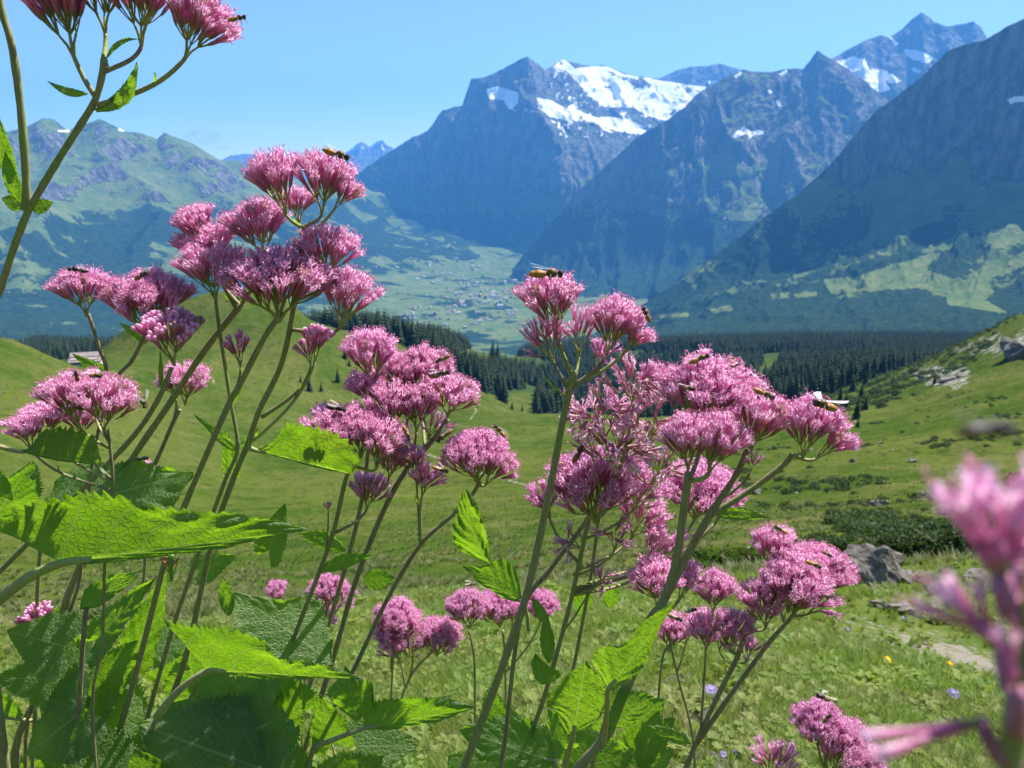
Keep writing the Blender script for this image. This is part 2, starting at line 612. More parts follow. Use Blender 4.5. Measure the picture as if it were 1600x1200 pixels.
shrub = np.maximum(shrub, 0.78 * 0.75 * np.exp(-((_d - 36) / 4.0) ** 2) * smooth(0.17, 0.26, AZ)[None, :])
shrub = np.maximum(shrub, 0.42 * softpoly(px, py, [(1200, 590), (1330, 560), (1450, 520), (1580, 500), (1500, 550), (1420, 600), (1340, 650), (1230, 660)], 20) * (_d > 300))
shrub = np.maximum(shrub, smooth(640, 760, _d) * 0.75)
clear = inpoly(px, py, [(705, 552), (760, 540), (800, 552), (830, 570), (760, 572), (715, 566)]) | inpoly(px, py, [(793, 616), (830, 610), (835, 650), (790, 650)]) | inpoly(px, py, [(1198, 560), (1216, 560), (1212, 590), (1180, 606), (1175, 598)]) | inpoly(px, py, [(0, 522), (70, 522), (40, 540), (0, 540)])
shrub = np.where(clear, 0.0, shrub)
hillside = link('hillside', np_mesh('hillside', P, grid_faces(*X.shape), attrs={'cover': np.stack([dirt, scree, shrub], -1).reshape(-1, 3)}), mat=hill_material())
tag(hillside, 'green alpine basin with rounded knolls and a forested shoulder', kind='structure')

# ------------------------------------------------------------------ far valley with its sunny flank
VR = {
    2900: [(-700, 580), (0, 580), (600, 600), (800, 598), (1000, 580), (1600, 575), (2300, 570)],
    4500: [(-700, 515), (0, 528), (300, 535), (600, 548), (800, 548), (900, 538), (1000, 512), (1200, 500), (1600, 495), (2300, 490)],
    5800: [(-700, 470), (0, 488), (200, 500), (400, 515), (600, 518), (800, 518), (900, 514), (1000, 505), (1200, 500), (1600, 500), (2300, 500)],
    7000: [(-700, 390), (0, 408), (200, 430), (400, 455), (500, 465), (600, 472), (800, 475), (1000, 470), (1600, 465), (2300, 465)],
    8500: [(-700, 270), (0, 288), (100, 298), (200, 318), (300, 345), (400, 382), (500, 412), (600, 428), (700, 438), (850, 442), (1000, 440), (1600, 430), (2300, 430)],
    9400: [(-700, 235), (0, 232), (100, 236), (160, 238), (200, 250), (260, 258), (300, 275), (340, 296), (400, 330), (450, 352), (550, 378), (650, 395), (750, 408), (850, 418), (1600, 410), (2300, 410)],
    10000: [(-700, 210), (0, 206), (40, 196), (66, 188), (85, 186), (105, 200), (130, 191), (155, 183), (175, 192), (200, 206), (230, 213), (245, 216), (256, 204), (300, 225), (340, 245), (390, 284), (450, 322), (550, 358), (650, 378), (750, 392), (850, 402), (1600, 400), (2300, 400)],
    10800: [(-700, 260), (0, 250), (100, 240), (155, 235), (300, 255), (340, 256), (390, 264), (430, 288), (500, 320), (600, 345), (700, 362), (850, 382), (1600, 385), (2300, 385)],
    12200: [(-700, 290), (0, 290), (300, 275), (390, 264), (430, 276), (480, 285), (560, 290), (600, 302), (650, 322), (750, 352), (850, 372), (1600, 380), (2300, 380)],
    14000: [(-700, 330), (2300, 330)],
}
NV = 640
AZv = np.linspace(math.radians(-48), math.radians(48), NV)
kd, kz = [], []
for d in sorted(VR):
    az, z = ring_z(d, VR[d])
    zz = np.interp(AZv, az, z)
    if d != 10000:
        k = np.hanning(21)
        k /= k.sum()
        zz = np.convolve(np.pad(zz, 10, 'edge'), k, 'valid')
    kd.append(d)
    kz.append(zz)
Dv = np.concatenate([np.linspace(2900, 8400, 190), np.linspace(8420, 10100, 130), np.linspace(10130, 14000, 60)])
Z = pchip(kd, np.array(kz), Dv)
X, Y = polar_mesh(Dv, AZv)
_d = Dv[:, None] + 0 * X
slope0 = smooth(-1050, -500, Z)
wx, wy = X + 260 * fbm(X / 900, Y / 900, 3, 81), Y + 260 * fbm(X / 900, Y / 900, 3, 83)
rg = ridged(wx / 820, wy / 1500, 7, 88)
fadec = 1 - np.exp(-((_d - 10000) / 320) ** 2) * 0.75
Z = Z + (rg - 0.45) * (20 + 210 * slope0) * fadec * smooth(3000, 4200, _d)
Z = Z + 26 * fbm(X / 240, Y / 240, 5, 91) * (0.25 + slope0) * (0.3 + 0.7 * fadec)
P = np.stack([X, Y, Z], -1)
px, py = project(P)
gy, gx = np.gradient(Z)
dD = np.gradient(Dv)[:, None]
dS = (AZv[1] - AZv[0]) * _d
steep = np.hypot(gy / dD, gx / dS)
pat = fbm(wx / 620, wy / 620, 5, 101) + 0.6 * fbm(X / 190, Y / 190, 4, 103)
forest = 0.50 + 1.1 * pat + 0.22 * smooth(-1120, -900, Z) - 0.22 * (1 - smooth(-1140, -1000, Z)) * smooth(5000, 5800, _d)
forest = forest - 0.9 * smooth(-480, -180, Z + 170 * pat)
forest = forest + 0.28 * np.exp(-((px - 130) / 230) ** 2) * smooth(420, 470, py)
forest = np.where(_d < 5200, np.maximum(forest, 0.55 + 0.8 * pat), forest)
rock = 0.85 * smooth(0.80, 1.2, steep) * smooth(-600, -150, Z) + 0.45 * smooth(180, 420, Z) + 0.35 * pat * smooth(0, 200, Z)
snow = np.zeros_like(X)
for pl in ([(184, 199), (200, 201), (198, 206), (186, 205)], [(90, 203), (112, 202), (110, 207), (92, 208)]):
    snow = np.maximum(snow, 0.62 * inpoly(px, py, pl))
valley = link('valley', np_mesh('valley', P, grid_faces(*X.shape), attrs={'cover': np.stack([forest, rock, snow], -1).reshape(-1, 3)}), mat=far_material('valley_cover'))
tag(valley, 'wide hazy valley floor of fields and woods with a sunlit flank', kind='structure')
VAL = (AZv, Dv, Z)


def valley_z(Xq, Yq):
    D = np.hypot(Xq, Yq)
    az = np.arctan2(Xq, Yq)
    fi = np.interp(D, Dv, np.arange(len(Dv)))
    fj = np.clip((az - AZv[0]) / (AZv[1] - AZv[0]), 0, NV - 1.001)
    i, j = np.clip(fi.astype(int), 0, len(Dv) - 2), fj.astype(int)
    a, b = fi - i, fj - j
    Zv = VAL[2]
    return Zv[i, j] * (1 - a) * (1 - b) + Zv[i + 1, j] * a * (1 - b) + Zv[i, j + 1] * (1 - a) * b + Zv[i + 1, j + 1] * a * b


# ------------------------------------------------------------------ mountains: lofted from crest to foot in true distances
def mountain(rows, nc, nr, amp, lens, seed, cover_fn, mat, label, crest_jit=12.0, name='mountain', aniso=3.0, foot=0.0):
    K = []
    for r in rows:
        a = np.array(r, float)
        K.append(at_range(a[:, 0], a[:, 1], a[:, 2]))
    K = np.array(K)                                   # rows, cols, 3
    m, n = K.shape[:2]
    # arc-length parameter along the crest
    s = np.concatenate([[0], np.cumsum(np.linalg.norm(np.diff(K[0], axis=0), axis=1))])
    sq = np.linspace(0, s[-1], nc)
    C = np.zeros((m, nc, 3))
    for i in range(m):
        if i == 0:
            for k in range(3):
                C[i, :, k] = np.interp(sq, s, K[i, :, k])
        else:
            C[i] = pchip(s, K[i], sq)
    lev = np.linspace(0, 1, m)
    v = np.linspace(0, 1, nr) ** 1.15
    G = pchip(lev, C.reshape(m, -1), v).reshape(nr, nc, 3)
    # distance below crest, metres
    dz = np.linalg.norm(G - G[:1], axis=2)
    S = np.broadcast_to(sq[None, :], dz.shape)
    ws = S + lens * 0.35 * fbm(S / lens, dz / lens, 3, seed + 3)
    wd = dz + lens * 0.35 * fbm(S / lens + 7, dz / lens, 3, seed + 5)
    r1 = ridged(ws / lens, wd / (lens * aniso), 7, seed) - 0.42
    r2 = ridged(ws / (lens * 0.28) + wd / (lens * 0.9), wd / (lens * 0.6), 5, seed + 31) - 0.42
    strata = np.sin((G[..., 2] + 90 * fbm(S / 900, dz / 900, 3, seed + 9)) / 34.0)
    f = smooth(0, lens * 0.55, dz) * (1 - foot * smooth(0.62, 0.85, v)[:, None])
    du = np.gradient(G, axis=1)
    dv = np.gradient(G, axis=0)
    Nn = np.cross(du, dv)
    Nn /= np.linalg.norm(Nn, axis=2, keepdims=True) + 1e-9
    Nn *= np.sign(-(Nn * G).sum(2, keepdims=True))    # outward, towards the open side
    G = G + Nn * (amp * r1 * f + 0.33 * amp * r2 * (0.12 + 0.88 * f) + 0.035 * amp * strata * f)[..., None]
    G[..., 2] += crest_jit * (fbm(S / 130, dz / 400, 5, seed + 77) * 1.4) * np.exp(-dz / 160)
    # far side of the crest so the massif has a back
    back = []
    out = G[0] / np.linalg.norm(G[0, :, :2], axis=1)[:, None]
    out[:, 2] = 0
    for k, (dd, dn) in enumerate(((110, 60), (320, 260), (700, 700), (1300, 1500))):
        b = G[0] + out * dd
        b[:, 2] -= dn
        back.append(b)
    A = np.concatenate([np.array(back[::-1]), G], 0)
    pxx, pyy = project(A)
    nb = len(back)
    st = np.zeros(A.shape[:2])
    du = np.gradient(A, axis=1)
    dv = np.gradient(A, axis=0)
    Nn = np.cross(du, dv)
    nz = np.abs(Nn[..., 2]) / (np.linalg.norm(Nn, axis=2) + 1e-9)
    dzz = np.concatenate([np.zeros((nb, nc)), dz], 0)
    SS = np.broadcast_to(sq[None, :], dzz.shape)
    cov = cover_fn(pxx, pyy, A, nz, SS, dzz)
    o = link(name, np_mesh(name, A, grid_faces(*A.shape[:2]), attrs={'cover': np.stack(cov, -1).reshape(-1, 3)}), mat=mat)
    tag(o, label, kind='structure')
    return o


MAT_ROCK = far_material('mountain_rock', coarse=1.6)


def shift(row, dy, dD):
    return [(x, y + dy, D + dD) for x, y, D in row]


# snow-capped peak
def cov_peak(px, py, A, nz, S, dz):
    n = fbm(S / 300, dz / 300, 5, 201)
    sn = np.zeros_like(px)
    A1 = [(760, 140), (777, 134), (812, 145), (808, 166), (796, 173), (785, 156), (764, 156)]
    B1 = [(838, 152), (862, 157), (880, 168), (896, 164), (910, 176), (932, 183), (970, 183), (1012, 198), (1008, 212), (968, 206), (924, 192), (886, 188), (858, 182), (842, 170)]
    C1 = [(864, 104), (880, 91), (898, 107), (930, 103), (950, 104), (972, 115), (1006, 122), (1100, 136), (1080, 165), (1044, 188), (1014, 182), (990, 168), (964, 168), (942, 166), (920, 148), (898, 124), (884, 110)]
    sn = np.where(inpoly(px, py, A1), 0.66 + 0.45 * n, sn)
    sn = np.where(inpoly(px, py, B1), 0.72 + 0.6 * n, sn)
    sn = np.where(inpoly(px, py, C1), 0.74 + 0.8 * n, sn)
    sn = np.where((px > 850) & (py > 105) & (py < 215) & (nz > 0.55), np.maximum(sn, 0.38 + 0.7 * n), sn)
    rk = 0.95 - 0.6 * smooth(-500, -900, -(-A[..., 2])) + 0 * px
    rk = 0.95 - 0.55 * smooth(100, -500, A[..., 2]) + 0.3 * n - 0.5 * (nz > 0.72)
    fo = 0.15 + 0.5 * smooth(-350, -700, A[..., 2]) + 0.5 * n
    return fo, rk, sn


W = [
    [(535, 280, 13600), (560, 270, 13300), (610, 236, 12900), (645, 214, 12700), (668, 205, 12600), (690, 173, 12500), (722, 164, 12400), (736, 124, 12300), (762, 119, 12250), (785, 108, 12150), (803, 97, 12050), (824, 88, 12000), (836, 97, 12100), (852, 109, 12300), (880, 93, 12600), (900, 99, 12800), (925, 104, 13000), (940, 101, 13150), (985, 117, 13450), (1050, 127, 13800), (1110, 137, 14000), (1220, 145, 14300)],
    [(548, 292, 12900), (575, 288, 12700), (625, 266, 12350), (660, 248, 12050), (682, 238, 11950), (703, 226, 11850), (727, 216, 11750), (741, 190, 11600), (765, 176, 11480), (785, 170, 11450), (808, 163, 11480), (832, 152, 11450), (846, 154, 11550), (865, 158, 11750), (900, 158, 12050), (925, 160, 12250), (950, 163, 12500), (970, 166, 12650), (1010, 174, 12850), (1065, 184, 13100), (1125, 194, 13300), (1220, 200, 13500)],
    [(560, 300, 12300), (590, 302, 12100), (640, 292, 11800), (675, 288, 11500), (698, 285, 11350), (720, 281, 11250), (742, 276, 11150), (757, 270, 11100), (775, 262, 11050), (795, 252, 11000), (820, 242, 10920), (868, 226, 10800), (885, 225, 10850), (905, 226, 10980), (935, 230, 11250), (958, 234, 11450), (985, 240, 11680), (1005, 246, 11850), (1040, 252, 12000), (1090, 257, 12200), (1140, 262, 12350), (1230, 270, 12500)],
    [(575, 306, 11800), (610, 314, 11600), (660, 326, 11250), (690, 333, 11050), (712, 337, 10950), (733, 340, 10850), (752, 340, 10780), (768, 337, 10720), (785, 333, 10680), (805, 327, 10640), (835, 312, 10540), (878, 292, 10360), (895, 288, 10400), (915, 286, 10480), (945, 288, 10700), (968, 292, 10880), (992, 298, 11080), (1015, 303, 11220), (1050, 310, 11350), (1100, 318, 11500), (1150, 325, 11600), (1240, 335, 11700)],
    [(590, 320, 11400), (630, 335, 11200), (680, 362, 10750), (705, 374, 10550), (725, 382, 10450), (745, 388, 10350), (763, 391, 10280), (778, 393, 10230), (794, 395, 10200), (814, 396, 10180), (845, 392, 10100), (885, 382, 9980), (905, 380, 9980), (925, 378, 10000), (955, 380, 10120), (978, 384, 10220), (1000, 388, 10320), (1025, 392, 10400), (1060, 398, 10450), (1110, 405, 10550), (1160, 412, 10600), (1250, 420, 10700)],
]
for _i, _f in ((0, 1), (1, 1), (3, 1), (4, 1)):
    W[_i] = [(x, y, W[2][k][2] + (D - W[2][k][2]) * (0.62 + 0.3 * min(1.0, max(0.0, (x - 815) / 60.0)))) for k, (x, y, D) in enumerate(W[_i])]
mountain(W, 420, 190, 150.0, 620.0, 211, cov_peak, MAT_ROCK, 'tall snow-streaked limestone peak with a shadowed wall above the valley', 16.0)


# wooded and rocky middle massif
def cov_mid(px, py, A, nz, S, dz):
    n = fbm(S / 260, dz / 260, 5, 231)
    sn = np.zeros_like(px)
    for pl in ([(1143, 215), (1150, 205), (1163, 196), (1172, 205), (1180, 204), (1194, 203), (1192, 210), (1178, 212), (1170, 218), (1166, 208), (1152, 216)], [(1146, 119), (1158, 110), (1160, 116), (1150, 123)], [(1217, 116), (1228, 107), (1232, 112), (1222, 120)], [(1199, 140), (1206, 141), (1207, 147), (1200, 146)], [(1210, 155), (1218, 158), (1222, 167), (1214, 166)]):
        sn = np.where(inpoly(px, py, pl), 0.72, sn)
    gr = inpoly(px, py, [(1092, 255), (1110, 242), (1150, 240), (1160, 262), (1175, 275), (1160, 282), (1130, 270), (1100, 276)]) | inpoly(px, py, [(1125, 292), (1170, 285), (1190, 300), (1200, 318), (1150, 305)]) | inpoly(px, py, [(1180, 262), (1205, 240), (1218, 245), (1215, 290), (1205, 310), (1185, 285)]) | inpoly(px, py, [(1130, 330), (1190, 328), (1180, 345), (1140, 345)])
    rk = 0.78 + 0.4 * n - 0.85 * gr - 0.35 * smooth(0.55, 0.8, nz) - 0.5 * smooth(-200, -700, A[..., 2])
    fo = 0.18 + 0.75 * smooth(-150, -650, A[..., 2]) + 0.6 * n - 0.6 * gr
    return fo, rk, sn


M = [
    [(800, 420, 9000), (860, 350, 9200), (900, 302, 9300), (950, 256, 9400), (1000, 211, 9500), (1045, 186, 9600), (1070, 166, 9650), (1094, 143, 9700), (1124, 127, 9750), (1140, 118, 9780), (1161, 109, 9800), (1180, 112, 9850), (1202, 113, 9900), (1232, 107, 9950), (1255, 108, 10000), (1277, 79, 10000), (1310, 98, 10100), (1345, 122, 10200), (1400, 165, 10300), (1500, 200, 10400)],
    [(805, 432, 8800), (862, 378, 8950), (905, 340, 9020), (955, 305, 9060), (1006, 272, 9100), (1050, 248, 9120), (1075, 236, 9120), (1100, 222, 9120), (1130, 206, 9100), (1148, 198, 9080), (1170, 190, 9100), (1190, 190, 9200), (1212, 188, 9320), (1240, 184, 9400), (1264, 182, 9450), (1286, 172, 9480), (1318, 184, 9550), (1352, 200, 9600), (1405, 230, 9700), (1500, 260, 9800)],
    [(812, 442, 8500), (865, 405, 8550), (908, 380, 8550), (955, 358, 8550), (1004, 336, 8560), (1050, 318, 8560), (1080, 308, 8540), (1108, 300, 8500), (1140, 290, 8440), (1160, 286, 8450), (1180, 292, 8600), (1200, 296, 8720), (1225, 280, 8700), (1250, 272, 8780), (1275, 268, 8850), (1300, 262, 8900), (1330, 268, 8950), (1365, 278, 9000), (1410, 295, 9100), (1500, 320, 9200)],
    [(815, 460, 8000), (868, 440, 7900), (912, 428, 7850), (955, 418, 7850), (1002, 405, 7850), (1048, 395, 7850), (1080, 388, 7820), (1110, 380, 7780), (1140, 372, 7720), (1165, 368, 7720), (1188, 370, 7800), (1210, 372, 7880), (1235, 362, 7900), (1260, 356, 7950), (1285, 352, 8000), (1310, 350, 8050), (1340, 352, 8100), (1375, 358, 8150), (1420, 365, 8200), (1500, 380, 8300)],
    [(815, 480, 7300), (868, 478, 7150), (912, 474, 7050), (955, 470, 7000), (1002, 464, 6980), (1048, 460, 6960), (1080, 456, 6950), (1110, 452, 6940), (1140, 448, 6930), (1165, 446, 6930), (1188, 446, 6950), (1210, 446, 6980), (1235, 444, 7000), (1260, 442, 7020), (1285, 440, 7040), (1310, 440, 7060), (1340, 440, 7080), (1375, 440, 7100), (1420, 440, 7150), (1500, 440, 7200)],
]
for _i in (0, 1, 3):
    M[_i] = [(x, y, M[2][k][2] + (D - M[2][k][2]) * (0.55 + 0.25 * min(1.0, max(0.0, (x - 1070) / 60.0)))) for k, (x, y, D) in enumerate(M[_i])]
mountain(M, 400, 200, 135.0, 560.0, 241, cov_mid, MAT_ROCK, 'craggy middle massif with green ledges and small snow patches', 12.0)


# glaciated summit behind
def cov_back(px, py, A, nz, S, dz):
    n = fbm(S / 240, dz / 240, 4, 261)
    sn = np.zeros_like(px)
    for pl in ([(1300, 95), (1315, 94), (1330, 88), (1352, 92), (1358, 108), (1378, 118), (1392, 140), (1375, 146), (1350, 132), (1335, 116), (1312, 104)], [(1358, 105), (1385, 110), (1410, 128), (1392, 132), (1370, 116)], [(1386, 55), (1394, 58), (1404, 68), (1398, 70)], [(1412, 76), (1430, 78), (1445, 82), (1462, 92), (1448, 100), (1424, 92), (1414, 86)], [(1424, 104), (1440, 110), (1436, 116), (1424, 110)], [(1290, 143), (1310, 147), (1340, 160), (1370, 172), (1350, 174), (1318, 160)], [(1328, 158), (1340, 165), (1336, 172), (1326, 165)]):
        sn = np.where(inpoly(px, py, pl), 0.85 + 0.3 * n, sn)
    return 0 * px, 0.95 + 0.2 * n, sn


B = [
    [(1180, 140, 12600), (1255, 112, 12800), (1300, 92, 12900), (1320, 80, 13000), (1345, 66, 13000), (1360, 60, 13050), (1376, 55, 13050), (1390, 58, 13100), (1410, 45, 13100), (1424, 30, 13100), (1440, 20, 13100), (1452, 26, 13150), (1460, 35, 13200), (1480, 41, 13200), (1500, 38, 13200), (1520, 33, 13200), (1532, 42, 13250), (1545, 62, 13300), (1600, 75, 13400), (1700, 80, 13500)],
    None, None,
]
B[1] = [(x + 6, 125 + 0.25 * (y - 60) + (18 if i % 3 == 0 else 0), D - 680 - (110 if i % 3 == 1 else 0)) for i, (x, y, D) in enumerate(B[0])]
B[2] = [(x + 10, 235, D - 1250) for x, y, D in B[0]]
mountain(B, 260, 110, 90.0, 420.0, 271, cov_back, MAT_ROCK, 'remote dark summit with hanging glaciers behind the middle massif', 14.0)


# steep shaded face with alps at its foot
def cov_face(px, py, A, nz, S, dz):
    n = fbm(A[..., 0] / 330, A[..., 1] / 330, 5, 291)
    n2 = fbm(A[..., 0] / 900 + 3, A[..., 1] / 300, 4, 295)
    sn = np.zeros_like(px)
    for pl in ([(1573, 155), (1590, 150), (1605, 148), (1610, 158), (1590, 160), (1576, 163)],):
        sn = np.where(inpoly(px, py, pl), 0.7, sn)
    lo = smooth(-60, -420, A[..., 2])
    rk = 0.92 - 0.95 * smooth(150, -260, A[..., 2] + 260 * n) + 0.35 * n
    fo = 0.12 + 0.62 * lo + 0.9 * n + 0.5 * n2
    alp = inpoly(px, py, [(1285, 437), (1340, 432), (1375, 420), (1410, 410), (1450, 398), (1475, 395), (1440, 420), (1470, 430), (1500, 440), (1540, 445), (1555, 455), (1540, 468), (1560, 480), (1575, 490), (1540, 485), (1480, 475), (1480, 455), (1430, 450), (1330, 455), (1300, 460)])
    alp |= inpoly(px, py, [(1205, 460), (1232, 456), (1232, 464), (1206, 467)]) | inpoly(px, py, [(1240, 460), (1276, 455), (1276, 462), (1243, 466)]) | inpoly(px, py, [(1110, 484), (1140, 476), (1148, 486), (1112, 490)]) | inpoly(px, py, [(1030, 492), (1075, 488), (1075, 494), (1032, 497)])
    band = (py > 330) & (py < 430) & (px > 1290)
    fo = np.where(band, fo - 0.12, fo)
    fo = np.where(py > 465, np.maximum(fo, 0.72), fo)
    fo = np.where(alp, 0.0, fo)
    rk = np.where(alp, 0.0, rk)
    return fo, rk, sn


E_ = [
    [(930, 520, 5000), (980, 490, 5300), (1050, 447, 5600), (1100, 410, 5800), (1150, 375, 6000), (1200, 335, 6150), (1250, 300, 6250), (1300, 255, 6350), (1340, 206, 6400), (1370, 172, 6450), (1400, 151, 6500), (1440, 120, 6500), (1480, 80, 6500), (1510, 69, 6500), (1540, 62, 6500), (1570, 44, 6450), (1600, 28, 6400), (1800, -60, 6300), (2200, -160, 6200)],
    [(932, 524, 4850), (985, 498, 5050), (1062, 462, 5250), (1120, 430, 5400), (1175, 400, 5500), (1228, 368, 5600), (1280, 338, 5650), (1330, 306, 5700), (1372, 276, 5720), (1405, 255, 5740), (1435, 240, 5760), (1472, 222, 5760), (1510, 200, 5750), (1538, 190, 5740), (1566, 180, 5720), (1595, 168, 5700), (1625, 155, 5650), (1810, 90, 5550), (2200, 20, 5400)],
    [(934, 528, 4650), (990, 505, 4800), (1070, 476, 4900), (1132, 452, 4980), (1190, 430, 5040), (1246, 406, 5080), (1300, 384, 5100), (1350, 364, 5120), (1392, 346, 5130), (1425, 333, 5140), (1455, 322, 5150), (1490, 310, 5150), (1528, 296, 5140), (1555, 288, 5130), (1582, 280, 5110), (1610, 270, 5090), (1640, 262, 5050), (1820, 220, 4950), (2200, 160, 4800)],
    [(936, 532, 4450), (992, 512, 4500), (1075, 490, 4520), (1140, 474, 4530), (1200, 458, 4540), (1258, 443, 4545), (1314, 430, 4550), (1366, 418, 4550), (1408, 408, 4550), (1440, 400, 4550), (1470, 394, 4550), (1505, 387, 4540), (1542, 380, 4530), (1568, 375, 4520), (1594, 370, 4500), (1622, 364, 4480), (1650, 358, 4450), (1830, 330, 4350), (2200, 290, 4200)],
    [(936, 545, 3900), (992, 528, 3850), (1075, 512, 3800), (1140, 504, 3780), (1200, 496, 3760), (1258, 490, 3740), (1314, 485, 3720), (1366, 480, 3700), (1408, 477, 3690), (1440, 474, 3680), (1470, 472, 3670), (1505, 470, 3660), (1542, 468, 3640), (1568, 466, 3630), (1594, 464, 3610), (1622, 462, 3590), (1650, 460, 3560), (1830, 450, 3450), (2200, 430, 3300)],
    [(936, 575, 3000), (992, 565, 2950), (1075, 556, 2900), (1140, 552, 2880), (1200, 548, 2860), (1258, 546, 2840), (1314, 545, 2820), (1366, 544, 2800), (1408, 543, 2790), (1440, 542, 2780), (1470, 541, 2770), (1505, 540, 2760), (1542, 540, 2740), (1568, 540, 2730), (1594, 540, 2710), (1622, 540, 2690), (1650, 540, 2660), (1830, 535, 2600), (2200, 530, 2500)],
]
for _r, _k in ((0, 900), (1, 310), (2, -100)):
    E_[_r] = [(x, y, D - _k * min(1.0, max(0.0, (x - 950) / 350.0))) for x, y, D in E_[_r]]
mountain(E_, 420, 230, 75.0, 430.0, 301, cov_face, far_material('face_cover', coarse=0.8), 'steep shaded mountain face with wooded alps spreading at its foot', 8.0, aniso=2.2, foot=0.7)


# distant ranges
def cov_dist(px, py, A, nz, S, dz):
    n = fbm(S / 300, dz / 300, 4, 311)
    return 0 * px, 0.9 + 0 * px, 0.36 + 0.75 * n * smooth(240, 226, py)


R1 = [(200, 262, 24000), (330, 258, 24000), (360, 243, 24000), (385, 240, 24000), (410, 243, 24000), (440, 239, 24000), (470, 243, 24000), (500, 238, 24000), (525, 243, 24000), (545, 236, 24000), (556, 226, 24000), (565, 221, 24000), (578, 229, 24000), (588, 222, 24000), (597, 218, 24000), (606, 228, 24000), (640, 240, 24000), (760, 250, 24000)]
mountain([R1, [(x, 262 + 0.2 * (y - 240), D - 900) for x, y, D in R1], [(x, 300, D - 2300) for x, y, D in R1]], 260, 60, 160.0, 800.0, 321, cov_dist, MAT_ROCK, 'pale blue far range with a snow-dusted double summit', 25.0)
R2 = [(980, 128, 15500), (1030, 122, 15500), (1062, 108, 15500), (1085, 103, 15500), (1105, 103, 15500), (1125, 99, 15500), (1145, 105, 15500), (1165, 112, 15500), (1260, 125, 15500)]
mountain([R2, [(x, 150, D - 500) for x, y, D in R2], [(x, 200, D - 1200) for x, y, D in R2]], 140, 50, 90.0, 420.0, 331, lambda px, py, A, nz, S, dz: (0 * px, 0.95 + 0 * px, 0.62 * inpoly(px, py, [(1104, 126), (1118, 123), (1124, 130), (1106, 133)])), MAT_ROCK, 'small dark summit behind the snowfields of the tall peak', 14.0)

# ------------------------------------------------------------------ the air
bm = bmesh.new()
bmesh.ops.create_cube(bm, size=1.0)
me = bpy.data.meshes.new('haze')
HX, HY0, HY1, HZ0, HZ1 = 19500.0, -2500.0, 25700.0, -2600.0, 2420.0
for v in bm.verts:
    v.co = Vector((v.co.x * 2 * HX, HY0 + (v.co.y + 0.5) * (HY1 - HY0), HZ0 + (v.co.z + 0.5) * (HZ1 - HZ0)))
bm.to_mesh(me)
bm.free()
ht = NT('haze_air')
pv = ht.n('VolumePrincipled')
pv.inputs['Color'].default_value = (0.11, 0.42, 1.0, 1)
pv.inputs['Density'].default_value = 4.5e-5
pv.inputs['Anisotropy'].default_value = 0.15
ht.s(ht.out.inputs['Volume'], pv.outputs[0])
haze = link('haze', me, mat=ht.m)
tag(haze, 'thin blue summer haze filling the valley air', kind='stuff')
haze.display_type = 'WIRE'

# ------------------------------------------------------------------ scattered stuff (geometry nodes) and forest
def scatter(name, P, rotz, scl, variants, mat=None, tilt=None):
    me = bpy.data.meshes.new(name)
    n = len(P)
    me.vertices.add(n)
    me.vertices.foreach_set('co', np.asarray(P, np.float32).ravel())
    r = np.zeros((n, 3), np.float32)
    r[:, 2] = rotz
    if tilt is not None:
        r[:, :2] = tilt
    a = me.attributes.new('rot', 'FLOAT_VECTOR', 'POINT')
    a.data.foreach_set('vector', r.ravel())
    scl = np.asarray(scl, np.float32)
    s3 = scl if scl.ndim == 2 else np.stack([scl, scl, scl], -1)
    a = me.attributes.new('scl', 'FLOAT_VECTOR', 'POINT')
    a.data.foreach_set('vector', s3.astype(np.float32).ravel())
    a = me.attributes.new('idx', 'INT', 'POINT')
    a.data.foreach_set('value', rng.integers(0, len(variants), n).astype(np.int32))
    o = link(name, me)
    c = bpy.data.collections.new(name + '_kinds')
    for vme in variants:
        c.objects.link(bpy.data.objects.new('kind', vme))
    g = bpy.data.node_groups.new(name + '_scatter', 'GeometryNodeTree')
    g.interface.new_socket('Geometry', in_out='INPUT', socket_type='NodeSocketGeometry')
    g.interface.new_socket('Geometry', in_out='OUTPUT', socket_type='NodeSocketGeometry')
    gi, go = g.nodes.new('NodeGroupInput'), g.nodes.new('NodeGroupOutput')
    ci = g.nodes.new('GeometryNodeCollectionInfo')
    ci.inputs['Collection'].default_value = c
    ci.inputs['Separate Children'].default_value = True
    ci.inputs['Reset Children'].default_value = True
    ip = g.nodes.new('GeometryNodeInstanceOnPoints')
    ip.inputs['Pick Instance'].default_value = True

    def na(nm, typ):
        x = g.nodes.new('GeometryNodeInputNamedAttribute')
        x.data_type = typ
        x.inputs['Name'].default_value = nm
        return [q for q in x.outputs if q.enabled and q.name == 'Attribute'][0]
    L = g.links.new
    L(gi.outputs[0], ip.inputs['Points'])
    L(ci.outputs[0], ip.inputs['Instance'])
    L(na('idx', 'INT'), ip.inputs['Instance Index'])
    e2r = g.nodes.new('FunctionNodeEulerToRotation')
    L(na('rot', 'FLOAT_VECTOR'), e2r.inputs[0])
    L(e2r.outputs[0], ip.inputs['Rotation'])
    L(na('scl', 'FLOAT_VECTOR'), ip.inputs['Scale'])
    L(ip.outputs[0], go.inputs[0])
    md = o.modifiers.new('scatter', 'NODES')
    md.node_group = g
    return o


def needle_mat():
    t = NT('spruce_needles')
    oi = t.n('ObjectInfo').outputs['Random']
    nz = t.noise(t.obj(), 1.2, 4, 0.7)
    c = t.mix(oi, (0.012, 0.026, 0.011), (0.042, 0.066, 0.022))
    c = t.mix(t.rng(nz, 0.4, 0.7, 0, 0.6), c, (0.050, 0.078, 0.024))
    return t.done(t.mixs(0.12, t.bsdf(c, 0.8, 0.15), t.translucent((0.06, 0.10, 0.02))))


